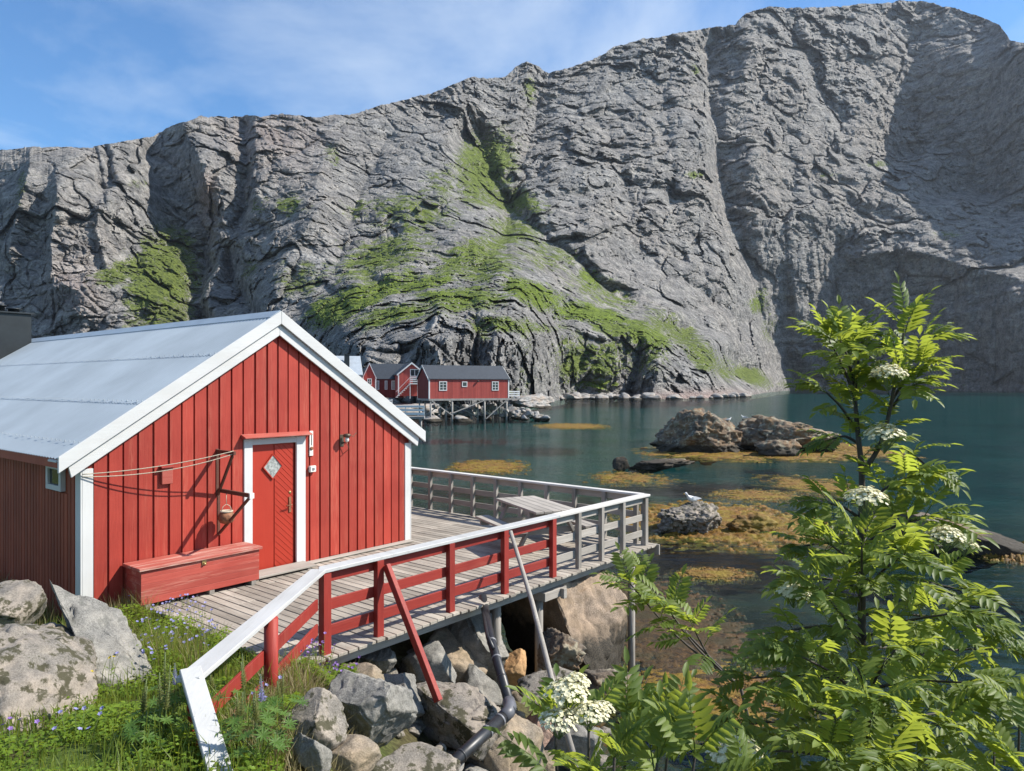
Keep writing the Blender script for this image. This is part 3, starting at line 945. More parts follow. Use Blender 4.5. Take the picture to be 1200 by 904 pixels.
# side walls
w = MB()
w.box(.03, .06, -.5, .08, LEN - .1, 1.95, .2)
w.box(5.43, .06, -.5, 5.48, LEN - .1, 1.95, .2)
b = .16
while b < LEN - .2:
    wd = rng.uniform(.085, .10)
    for x0, x1 in ((.004, .032), (5.478, 5.506)):
        if x0 < 1 and b + wd > .60 and b < 1.17:
            w.box(x0, b, -.5, x1, b + wd, 1.44); continue
        w.box(x0, b, -.5, x1, b + wd, 1.86)
    b += wd + .022
w.build('side_wall', M['brown_side'], hut, .003)
w = MB()
clip_board(w, .05, 5.46, LEN - .1, LEN - .04, -.5, .22, .3)
w.build('rear_wall', M['red_board'], hut)
# corner boards
for x0, x1 in ((-.012, .118), (5.392, 5.522)):
    w = MB(); w.box(x0, -.032, -.4, x1, .0, 1.80)
    if x0 < 0: w.box(-.034, -.032, -.4, -.0125, .13, 1.84)
    else: w.box(5.5225, -.032, -.4, 5.544, .13, 1.84)
    w.build('corner_board', M['white_board_z'], hut, .004)


# corrugated roof: two slopes and the ridge capping
def roof_slope(side, b0, b1, name='roof'):
    nb = int((b1 - b0) / .0190)
    e = EV0 if side < 0 else EV1
    cuts = [HALF, HALF + (e - HALF) * .34, HALF + (e - HALF) * .67, e]
    m_ = MB()
    for q in range(3):                       # three overlapping lengths of sheeting
        sa, sb = cuts[q], cuts[q + 1] + ((e - HALF) * .012 if q < 2 else 0)
        vs, fs = [], []
        for j in range(nb + 1):
            bb = b0 + (b1 - b0) * j / nb
            h = .009 * math.sin(2 * math.pi * (bb - b0) / .095)
            for s_ in (sa, sb):
                vs.append((s_, bb, roof_z(s_) + h + .012 - .006 * q))
        for j in range(nb):
            f = (j * 2, j * 2 + 1, j * 2 + 3, j * 2 + 2)
            fs.append(f if side > 0 else f[::-1])
        m_.add(vs, fs, .5, True)
    rows = [(cuts[0],), (cuts[1],), (cuts[1],), (cuts[2],)]
    # screw heads along the laps
    for s_ in (rows[1][0], rows[3][0], e + (.25 if side < 0 else -.25)):
        for j in range(int((b1 - b0) / .152)):
            bb = b0 + .019 + j * .152
            z = roof_z(s_) + .030
            m_.box(s_ - .006, bb - .006, z - .02, s_ + .006, bb + .006, z, .2)
    return m_


roof = roof_slope(-1, -.114, LEN).build('roof', M['roof_sheet'], hut)
roof2 = roof_slope(1, -.114, LEN).build('roof', M['roof_sheet'], hut)
w = MB()
w.prism([(HALF - .17, AP - .085), (HALF, AP + .032), (HALF + .17, AP - .085), (HALF + .165, AP - .097), (HALF, AP + .018), (HALF - .165, AP - .097)], -.11, LEN, 'y', .5)
w.build('ridge_cap', M['ridge_metal'], hut)
# bargeboards: an upper board over a lower one, on each rake
for sg in (-1, 1):
    e = EV0 if sg < 0 else EV1
    w = MB()
    def rk(s_, d): return (s_, roof_z(s_) - d)
    up = [rk(HALF, -.02), rk(e, -.02), rk(e, .18), rk(HALF, .18)]
    lo = [rk(HALF, .17), rk(e + (.12 if sg < 0 else -.12), .17), rk(e + (.16 if sg < 0 else -.16), .355), rk(HALF, .355)]
    md = [rk(HALF, .06), rk(e, .06), rk(e, .075), rk(HALF, .075)]
    w.prism(up, -.150, -.117, 'y', .4)
    w.prism(lo, -.102, -.075, 'y', .6)
    w.prism([rk(HALF, .075), rk(e, .075), rk(e, .083), rk(HALF, .083)], -.1505, -.146, 'y', .0) if False else None
    w.build('bargeboard', M['white_board_x'], hut, .006)
    w = MB()                                         # boarded soffit of the overhang
    w.prism([rk(HALF, .03), rk(e, .03), rk(e, .05), rk(HALF, .05)], -.074, .2, 'y', .4)
    w.build('soffit', M['white_board_x'], hut)
    w = MB()                                         # eaves board along the side
    x = e + (.03 if sg < 0 else -.03)
    w.box(x - .012, -.086, roof_z(e) - .12, x + .012, LEN, roof_z(e) - .012)
    w.build('eaves_board', M['brown_side'], hut)
# door with its case
dr = MB()
dr.box(DO0 + .02, .020, .02, 2.728, .058, DOZ - .02, .4)
dr.box(2.734, .020, .02, DO1 - .02, .058, DOZ - .02, .6)
door = dr.build('door', M['red_door'], hut, .003)
dg = MB()                                            # diagonal matchboarding on the right half of the leaf
x0, x1 = 2.736, DO1 - .022
z = -.25
while z < 2.0:
    def cl(zz): return min(max(zz, .03), DOZ - .03)
    st = .088
    p = [(x0, z + (x1 - x0) * .95), (x1, z), (x1, z + st), (x0, z + st + (x1 - x0) * .95)]
    # clip to the leaf
    def clip(poly, zmin, zmax):
        for lim, sg in ((zmin, 1), (zmax, -1)):
            out = []
            for (ax, az), (bx, bz) in zip(poly, poly[1:] + poly[:1]):
                ina, inb = sg * (az - lim) >= 0, sg * (bz - lim) >= 0
                if ina: out.append((ax, az))
                if ina != inb:
                    t_ = (lim - az) / (bz - az); out.append((ax + (bx - ax) * t_, lim))
            poly = out
            if not poly: break
        return poly
    q = clip(p, .03, DOZ - .03)
    if len(q) >= 3: dg.prism(q, .0125, .0195, 'y')
    z += st + .007
dg.build('diagonal_boarding', M['red_door'], door, .002)
dm = MB()
c = (2.70, 1.60); hf = .165
dm.prism([(c[0] - hf, c[1]), (c[0], c[1] - hf * 1.15), (c[0] + hf, c[1]), (c[0], c[1] + hf * 1.15)], .004, .012, 'y')
pane = dm.build('window_pane', M['curtain'], door)
fm = MB()
cs = [(c[0] - hf, c[1]), (c[0], c[1] - hf * 1.15), (c[0] + hf, c[1]), (c[0], c[1] + hf * 1.15)]
for p, q in zip(cs, cs[1:] + cs[:1]):
    fm.beam((p[0], .004, p[1]), (q[0], .004, q[1]), .016, .022, (0, 1, 0))
fm.build('window_bead', M['red_door'], door)
h = MB()
h.box(2.985, -.002, .86, 3.025, .0195, 1.10)
h.tube([(3.005, .0, .98), (3.005, -.05, .98), (2.90, -.055, .975)], .010, 8)
h.build('door_handle', M['rusty'], door)
h = MB(); h.lathe([(.022, 0), (.022, .012), (.01, .014)], (0, 0, 0), 12)
lk = h.build('door_lock', M['brass'], door); lk.rotation_euler = (R(90), 0, 0); lk.location = (3.01, .018, 1.17)
for nm, bx in (('door_casing', (2.20, 2.338, -.02, 2.05)), ('door_casing', (3.102, 3.27, -.02, 2.05))):
    w = MB(); w.box(bx[0], -.034, bx[2], bx[1], .02, bx[3]); w.build(nm, M['white_board_z'], hut, .004)
w = MB(); w.box(2.3385, -.033, 1.955, 3.1015, .02, 2.049); w.build('door_casing', M['white_board_x'], hut, .004)
w = MB(); w.prism([(-.15, 2.062), (-.15, 2.082), (-.0255, 2.125), (-.0255, 2.052)], 2.15, 3.32, 'x'); w.build('door_hood', M['red_lid'], hut, .003)
# skirting plank along the foot of the wall
w = MB(); w.box(3.275, -.16, .012, 5.50, -.026, .035, .7); w.build('base_plank', M['grey_rail_x'], hut, .004)
# little window in the side wall
wf = MB()
for (b0, b1, z0, z1) in ((.62, 1.15, 1.74, 1.81), (.62, 1.15, 1.46, 1.53), (.62, .69, 1.53, 1.74), (1.08, 1.15, 1.53, 1.74)):
    wf.box(-.035, b0, z0, .029, b1, z1)
win = wf.build('window_frame', M['white_board_x'], hut, .003)
wp = MB(); wp.box(-.006, .69, 1.53, .002, 1.08, 1.74); wp.build('window_pane', M['glass_dark'], win)
# chimney clad in dark metal, near the far end of the roof
ch = MB()
cs_, cb_ = 2.16, 10.5
ch.box(cs_ - .42, cb_ - .42, 3.15, cs_ + .42, cb_ + .42, 4.55, .4)
ch.box(cs_ - .47, cb_ - .47, 4.55, cs_ + .47, cb_ + .47, 4.59, .5)
chim = ch.build('chimney', M['dark_metal'], hut, .008)
for dx_, r_, h_ in ((-.12, .09, .20), (.2, .12, .14)):
    cw = MB()
    cw.lathe([(r_, 0), (r_, h_ * .7), (r_ * 1.5, h_ * .75), (r_ * 1.5, h_ * .85), (r_ * .4, h_)], (cs_ + dx_, cb_ + dx_ * .5, 4.59), 14)
    cw.build('chimney_cowl', M['dark_metal'], chim)
w = MB(); w.box(cs_ - .60, cb_ - .46, 3.2, cs_ - .43, cb_ - .30, 4.2); w.build('flue_board', plain('mossy_green', (.03, .06, .025), .8, 0, .3), chim)

# neighbour behind: only its corrugated roof shows over the ridge
nb = thing('neighbour_shed', 'low shed whose pale corrugated roof shows just behind the cabin ridge by the chimney', 'shed', HM @ Vector((3.4, 14.2, 0)) , HROT + R(4))
m_ = MB(); vs, fs = [], []
for j in range(240):
    x_ = -2.6 + j * .0217
    hh = .012 * math.sin(2 * math.pi * x_ / .10)
    vs += [(x_, -1.5, 3.15 + hh), (x_, 0, 4.20 + hh), (x_, 1.5, 3.15 + hh)]
for j in range(239):
    for i in range(2): fs.append((j * 3 + i, (j + 1) * 3 + i, (j + 1) * 3 + i + 1, j * 3 + i + 1))
m_.add(vs, fs, .4, True); m_.build('roof', M['roof_sheet'], nb)
m_ = MB(); m_.box(-2.4, -1.3, -.6, 2.4, 1.3, 3.15); m_.build('wall', M['red_board'], nb)


def L(s_, b_, z_):
    return HM @ Vector((s_, b_, z_))


# ------------------------------------------------------------------ things fixed on or hung from the gable
def on_wall(name, label, cat, s_, z_):
    return thing(name, label, cat, L(s_, 0, z_), HROT)


def bracket(label, s_, z_, out, drop, white_end):
    t = on_wall('wall_bracket', label, 'bracket', s_, z_)
    a = MB(); a.beam((0, -.026, 0), (0, -out, 0), .04, .055); a.build('arm', M['brown_arm'], t, .004)
    a = MB(); a.beam((0, -out + .06, -.035), (0, -.045, -drop), .035, .035, (1, 0, 0)); a.build('brace', M['brown_arm'], t, .004)
    a = MB(); a.box(-.022, -.036, -drop - .03, .022, -.0255, .04); a.build('wall_plate', M['brown_arm'], t, .004)
    if white_end:
        a = MB(); a.box(-.034, -out - .012, -.038, .034, -out + .015, .038); a.build('end_cap', M['white_plastic'], t, .003)
    return t


bracket('upper brown wooden bracket on the gable that holds the clothes line', 1.78, 1.90, .50, .62, False)
bracket('lower brown wooden bracket with a white end, above the red chest', 1.80, 1.34, .90, .62, True)

hp = thing('hanging_pot', 'round rusty pot with an open rim hanging from the lower bracket', 'pot', L(1.80, -.24, .88), HROT)
a = MB(); a.lathe([(.03, 0), (.085, .02), (.115, .07), (.115, .12), (.085, .165), (.078, .17), (.07, .165), (.09, .12), (.09, .06), (.02, .03)], n=20); a.build('pot', M['rusty'], hp)
a = MB(); a.lathe([(.078, .165), (.092, .172), (.092, .186), (.078, .192), (.070, .18)], n=20); a.build('rim', M['rope'], hp)
a = MB(); a.tube([(-.085, 0, .175), (-.05, 0, .25), (0, 0, .28), (.05, 0, .25), (.085, 0, .175)], .005, 6); a.tube([(0, 0, .28), (0, 0, .43)], .005, 6); a.build('handle', M['rope'], hp)

cl = MB()
for k_, (zz, sg) in enumerate(((1.90, .05), (1.86, .085))):
    p0, p1 = Vector((1.78, -.47, zz + .03)), Vector((-.02, -.05, 1.74 - .03 * k_))
    pts = []
    for i in range(25):
        t_ = i / 24
        p = p0.lerp(p1, t_); p.z -= sg * 4 * t_ * (1 - t_)
        pts.append(p)
    cl.tube(pts, .0065, 6, .5)
o_ = cl.build('clothes_line', M['rope'], None); o_.location = HL; o_.rotation_euler = (0, 0, HROT)
tag(o_, 'pale double rope slung from the bracket to the white corner board', 'rope')
pg = on_wall('peg_box', 'small red peg box hung on the boards under the clothes line', 'box', 1.04, 1.63)
a = MB(); a.box(-.075, -.075, -.12, .075, -.026, .10); a.build('body', M['red_lid'], pg, .005)
a = MB(); a.prism([(-.10, .10), (-.10, .115), (-.024, .145), (-.024, .10)], -.09, .09, 'x'); a.build('lid', M['red_rail_x'], pg, .003)

wl = on_wall('wall_lamp', 'old bronze wall lamp with a glass bulb right of the door', 'lamp', 3.98, 1.93)
a = MB(); a.box(-.04, -.034, -.10, .04, -.026, .10); a.build('wall_plate', M['lamp_metal'], wl, .003)
a = MB(); a.tube([(0, -.03, -.05), (.03, -.10, -.02), (.02, -.14, .07)], .010, 8); a.tube([(.02, -.10, 0), (.10, -.13, .10), (.16, -.12, .06), (.24, -.11, .12)], .006, 6); a.tube([(.04, -.10, -.02), (.10, -.10, -.14), (.01, -.06, -.22)], .006, 6); a.build('arm', M['lamp_metal'], wl)
a = MB(); a.lathe([(.02, .04), (.055, .03), (.065, .065), (.05, .085), (.015, .09)], (.02, -.14, .03), 14); a.build('lamp_shade', M['lamp_metal'], wl)
a = MB(); a.lathe([(.015, .02), (.03, 0), (.036, -.03), (.028, -.06), (.01, -.075)], (.02, -.14, .05), 12); a.build('bulb', M['white_plastic'], wl)

th = on_wall('thermometer', 'narrow white thermometer board fixed right of the door casing', 'thermometer', 3.37, 1.72)
a = MB(); a.box(-.035, -.045, 0, .035, -.026, .40); a.build('board', M['white_plastic'], th, .004)
a = MB(); a.lathe([(.030, 0), (.030, .008), (.012, .010)], n=14); o_ = a.build('dial', M['rusty'], th); o_.rotation_euler = (R(90), 0, 0); o_.location = (0, -.046, .12)
a = MB(); a.tube([(0, -.048, .17), (0, -.048, .37)], .005, 6); a.build('tube', M['glass_dark'], th)
bx = on_wall('switch_box', 'small cream switch box under the thermometer', 'box', 3.38, 1.46)
a = MB(); a.box(-.055, -.085, 0, .055, -.026, .10); a.build('body', M['white_plastic'], bx, .008)
a = MB(); a.box(-.02, -.092, .03, .02, -.085, .07); a.build('button', M['pipe_band'], bx)

# ------------------------------------------------------------------ red chest under the brackets
cst = thing('storage_chest', 'long red wooden chest with a worn lid standing by the door', 'chest', L(.50, -.50, 0), HROT)
LW, DP, HT = 1.66, .46, .535
a = MB()
for i in range(5):
    z0 = .06 + i * .086
    a.box(0, 0, z0, LW, .022, z0 + .0845)
    a.box(0, DP - .03, z0, LW, DP - .008, z0 + .0845)
    for x0 in (0.0005, LW - .0225): a.box(x0, .0225, z0, x0 + .022, DP - .031, z0 + .0845)
a.box(.03, .03, .07, LW - .03, DP - .035, .09)
a.build('body', M['red_chest'], cst, .003)
a = MB(); a.box(-.035, -.035, HT - .04, LW + .035, DP * .5 - .002, HT); a.box(-.035, DP * .5 + .002, HT - .04, LW + .035, DP - .005, HT)
a.build('lid', M['red_lid'], cst, .005)
a = MB(); a.box(LW * .5 - .03, -.012, HT - .11, LW * .5 + .03, -.002, HT - .042); a.lathe([(.016, 0), (.02, .01), (.012, .02)], (LW * .5, -.02, HT - .10), 10); a.build('hasp', M['brass'], cst)
for x0 in (.06, LW * .55, LW - .12):
    a = MB(); a.box(x0, .0, .0, x0 + .07, DP - .01, .058); a.build('foot', M['grey_post'], cst)
st = thing('door_step', 'loose grey plank step lying in front of the red door', 'step', L(2.22, -.40, 0.0), HROT)
a = MB(); a.box(-.12, .0, .03, 1.0, .365, .062); a.build('tread', M['grey_rail_x'], st, .005)
for x0 in (-.05, .85):
    a = MB(); a.box(x0, .02, .0, x0 + .06, .34, .029); a.build('batten', M['grey_rail_y'], st)

# ================================================================== DECK
deck = thing('wooden_deck', 'weathered grey plank deck on posts between the cabin and the water', 'deck', HL, HROT)
a = MB()
s = .62
S_END = 8.14
while s < S_END:
    wd = .120
    f0 = -3.66 + rng.uniform(-.018, .018)
    bk = -.012 if s < 5.40 else 3.05 + rng.uniform(-.02, .02)
    cuts = [f0, rng.choice((-1.9, -1.2, -.6)), bk] if s < 5.4 else [f0, rng.choice((-1.9, -1.2)), rng.choice((.5, 1.2)), bk]
    for b0, b1 in zip(cuts[:-1], cuts[1:]):
        a.box(s, b0 + .002, -.036 + rng.uniform(-.002, .002), s + wd, b1 - .002, rng.uniform(-.004, .002))
    s += wd + rng.uniform(.012, .019)
a.build('floor_boards', M['grey_plank'], deck, .004)
for b_ in (-3.42, -2.3, -1.1, -.2, 1.2, 2.8):
    a = MB(); x0 = .9 if b_ < 0 else 5.6
    a.box(x0, b_ - .04, -.20, 8.12, b_ + .04, -.040); a.build('joist', M['grey_rail_x'], deck)
a = MB(); a.box(8.142, -3.70, -.19, 8.18, 3.06, -.003); a.build('edge_board', M['grey_rail_y'], deck, .004)
def post_s(u, v, b): return loc_b(u, v, b).x
for (s_, b_, zb) in ((post_s(582, 740, -3.3), -3.3, -1.4), (post_s(631.5, 740, -3.36), -3.36, -2.0), (post_s(740, 740, -3.5), -3.5, -3.1), (7.8, 0.0, -3.2), (7.9, 2.9, -3.2), (6.2, -1.4, -2.9)):
    a = MB(); a.tube([(s_, b_, zb), (s_, b_, -.205)], .062, 10); a.build('support_post', M['grey_post'], deck)
s_ = post_s(631.5, 700, -3.36)
a = MB(); a.box(s_ - .10, -3.85 + .3, -.335, s_ + .45, -3.30, -.206); a.box(s_ + .28, -3.62, -.36, s_ + .36, -3.552, -.21); a.build('bearer', M['grey_rail_x'], deck, .005)

# ================================================================== RAILINGS
FR = -3.50
rl = thing('deck_railing', 'front deck railing with red posts and boards, bare grey at its far end', 'railing', HL, HROT)
SA, SR, SE = 1.06, 5.22, 7.98
a = MB()
a.prism([(SA - .1, FR - .085), (SA + .02, FR + .085), (SR + .05, FR + .085), (SR + .05, FR - .085)], .865, .905, 'z', .3)
a.build('handrail', M['white_cap'], rl, .005)
a = MB(); a.box(SR + .051, FR - .085, .865, SE + .06, FR + .085, .905, .5); a.build('handrail', M['pale_cap'], rl, .005)
for z_ in (.745, .44, .16):
    a = MB(); a.box(SA, FR - .012, z_, SR, FR + .012, z_ + .12); a.build('rail_board', M['red_rail_x'], rl, .003)
    a = MB(); a.box(SR + .02, FR - .012, z_ + .004, SE - .01, FR + .012, z_ + .116); a.build('rail_board', M['grey_rail_x'], rl, .003)
for u, v in ((444, 743), (528, 716), (591.6, 696), (648, 676)):
    s_ = loc_b(u, v, -3.55).x
    a = MB(); a.box(s_ - .05, FR - .084, -.03, s_ + .05, FR - .0125, .864); a.build('post', M['red_rail_z'], rl, .004)
a = MB(); a.box(SA - .03, FR - .075, -.10, SA + .07, FR + .02, .8645); a.build('post', M['red_rail_z'], rl, .004)
for u, v in ((678, 665), (705, 655), (730, 647)):
    s_ = loc_b(u, v, -3.55).x
    a = MB(); a.box(s_ - .04, FR - .082, -.02, s_ + .04, FR - .0125, .864); a.build('post', M['grey_post'], rl, .004)
a = MB(); a.box(SE - .07, FR - .06, -.02, SE + .03, FR + .04, .864); a.build('post', M['grey_post'], rl, .004)
# slanting red prop from the second red post down onto the rocks
sA = loc_b(447, 664, -3.62)
a = MB(); fo = HMI @ pt(514, 822, 7.75)
a.beam((sA.x + .09, FR - .10, .80), fo, .085, .06, (1, 0, 0)); a.build('prop', M['red_rail_z'], rl, .004)

# rear railing, all bare grey timber
def rail_run(name, label, P0, P1, n, mats, cap_m):
    P0, P1 = Vector(P0), Vector(P1)
    ln_ = (P1 - P0).length; ang = math.atan2((P1 - P0).y, (P1 - P0).x)
    t = thing(name, label, 'railing', L(P0.x, P0.y, 0), HROT + ang)
    a = MB(); a.box(-.06, -.075, .866, ln_ + .05, .075, .904, .5); a.build('handrail', cap_m, t, .005)
    for z_ in (.745, .46, .18):
        a = MB(); a.box(0, -.012, z_, ln_, .012, z_ + .115); a.build('rail_board', mats[0], t, .003)
    for i in range(n):
        x = .05 + (ln_ - .1) * i / (n - 1)
        a = MB(); a.box(x - .04, -.085, -.02, x + .04, -.0125, .865); a.build('post', mats[1], t, .004)
    return t


rail_run('deck_railing', 'bare grey timber railing along the seaward edge of the deck behind the table', (8.28, 2.95, 0), (8.02, -3.38, 0), 10, (M['grey_rail_x'], M['grey_post']), M['pale_cap'])
rail_run('deck_railing', 'short grey railing closing the far end of the deck behind the cabin corner', (5.62, 2.98, 0), (8.20, 2.98, 0), 4, (M['grey_rail_x'], M['grey_post']), M['pale_cap'])

# white-capped railing of the path
pr = thing('path_railing', 'red railing with a white cap that bends down along the grassy path', 'railing', (0, 0, 0))
A_ = L(SA - .04, FR, 0); A_.z = DZ + .90
B_ = pt(190, 792, 5.15); B_ = pt(232 - 8, 792, 4.98); B_.z = DZ + .885
C_ = pt(268, 940, 4.2); D_ = pt(292, 1060, 3.8)
a = MB()
def cap(mb, p, q, wd, th):
    mb.beam(p, q, wd, th, (0, 0, 1), .4)
cap(a, A_ + Vector((0, 0, -.015)), B_ + (B_ - A_).normalized() * .05 + Vector((0, 0, -.015)), .165, .04); a.build('handrail', M['white_cap'], pr, .005)
a = MB(); cap(a, B_ + (B_ - C_).normalized() * .04 + Vector((0, 0, .012)), C_, .135, .04); cap(a, C_ + (B_ - C_) * .001, D_, .135, .04); a.build('handrail', M['white_cap'], pr, .005)
for p, q in ((A_, B_), (B_, C_)):
    for dz in (-.36, -.62):
        o = Vector((0, 0, dz))
        a = MB(); a.beam(p + o + (q - p) * .02, q + o - (q - p) * .02, .025, .12, (0, 0, 1)); a.build('rail_board', M['red_rail_z'], pr, .003)
q = A_.lerp(B_, .53); gq = float(gz(q.x, q.y))
a = MB(); a.tube([(q.x + .05, q.y, gq - .3), (q.x + .05, q.y, q.z - .036)], .06, 12); a.build('post', M['red_rail_z'], pr)
q = B_ + Vector((.02, .0, 0)); gq = float(gz(q.x, q.y))
a = MB(); a.box(q.x - .02, q.y - .07, gq - .3, q.x + .06, q.y + .02, q.z - .037); a.build('post', M['red_rail_z'], pr, .004)
q = C_; gq = float(gz(q.x, q.y))
a = MB(); a.box(q.x - .04, q.y - .04, gq - .3, q.x + .04, q.y + .04, q.z - .04); a.build('post', M['red_rail_z'], pr, .004)

# long bare pole leaning on the railing
lp = MB(); top = L(loc_b(597, 628, -3.64).x, -3.66, .86); ft = pt(678, 906, 7.6)
lp.tube([top, top.lerp(ft, .35) + Vector((.02, 0, .0)), top.lerp(ft, .7) + Vector((-.01, 0, .01)), ft], [.027, .031, .034, .035], 10)
tag(lp.build('leaning_pole', M['grey_post']), 'long bare grey pole leaning from the rocks against the deck railing', 'pole')

# picnic table
tb = thing('picnic_table', 'grey timber picnic table with fixed benches on the deck', 'table', L(6.72, -1.99, 0), HROT + math.atan2(-.90, -.44))
TL, TW = 1.70, .80
a = MB()
for i in range(5):
    y0 = -TW / 2 + i * (TW / 5); a.box(-TL / 2, y0 + .004, .70, TL / 2, y0 + TW / 5 - .004, .74)
a.build('tabletop', M['grey_rail_x'], tb, .004)
for sg in (-1, 1):
    a = MB()
    for k_ in range(2): a.box(-TL / 2, sg * .68 - .13 + k_ * .135, .40, TL / 2, sg * .68 - .13 + k_ * .135 + .128, .437)
    a.build('bench_seat', M['grey_rail_x'], tb, .004)
    x = sg * .58
    for q in (-1, 1):
        a = MB(); a.beam((x, q * .62, .02), (x, q * .26, .68), .045, .10, (1, 0, 0)); a.build('leg', M['grey_post'], tb, .003)
    a = MB(); a.box(x - .07, -.80, .30, x - .026, .80, .398); a.box(x - .07, -.38, .60, x - .026, .38, .698); a.build('crossbeam', M['grey_rail_y'], tb, .003)

# black waste pipe down the bank
pp = thing('drain_pipe', 'black plastic pipe with pale bands running out from under the deck over the rocks', 'pipe', (0, 0, 0))
p0, p1, p2, p3 = pt(566, 700, 9.9), pt(574, 745, 8.9), pt(599, 832, 7.55), pt(505, 918, 6.5)
a = MB(); a.tube([p0, p1, p2], .054, 14); a.build('upper_length', M['black_pipe'], pp)
a = MB(); a.tube([p2, p3], .060, 14); a.build('lower_length', M['black_pipe'], pp)
for (p, q, ts, r_) in ((p1, p2, (.1, .35, .62), .057), (p2, p3, (.16, .33, .66), .064)):
    for t_ in ts:
        c0 = p.lerp(q, t_); d_ = (q - p).normalized()
        a = MB(); a.tube([c0 - d_ * .010, c0 + d_ * .010], r_ + .002, 14); a.build('pipe_band', M['pipe_band'] if t_ < .4 else M['black_pipe'], pp)
a = MB(); d0, d1 = (p2 - p1).normalized(), (p3 - p2).normalized()
a.tube([p2 - d0 * .14, p2 - d0 * .05, p2 + d1 * .05, p2 + d1 * .15], .068, 14); a.build('elbow', plain('grey_pvc', (.10, .10, .11), .45, 0, .2), pp)
a = MB(); a.tube([pt(564, 705, 9.8), pt(571, 745, 8.75), pt(578, 760, 8.5)], .022, 8); a.build('thin_hose', M['black_pipe'], pp)

# ================================================================== DISTANT VILLAGE
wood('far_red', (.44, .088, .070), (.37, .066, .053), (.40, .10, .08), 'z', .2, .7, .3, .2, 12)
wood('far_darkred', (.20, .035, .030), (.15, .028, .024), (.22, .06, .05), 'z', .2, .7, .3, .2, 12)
wood('far_white', (.74, .74, .72), (.64, .64, .62), (.5, .5, .48), 'x', .2, .6, .1, .1, 12)
wood('far_timber', (.36, .34, .31), (.24, .225, .205), (.44, .42, .39), 'z', .3, .8, .3, .2, 12)
plain('slate_roof', (.038, .044, .052), .55, 0, .2, 3, .1)
plain('pale_roof', (.34, .38, .42), .45, 0, .1, 2, 0)


def siding(mb, x0, x1, y, z0, z1, pitch, out, top=None):
    """vertical boards on a wall facing -y"""
    x = x0
    while x < x1 - .02:
        e = min(x + pitch * .86, x1)
        if top is None: mb.box(x, y - out, z0, e, y + .005, z1)
        else: mb.prism([(x, z0), (e, z0), (e, top(e)), (x, top(x))], y - out, y + .005, 'y')
        x += pitch


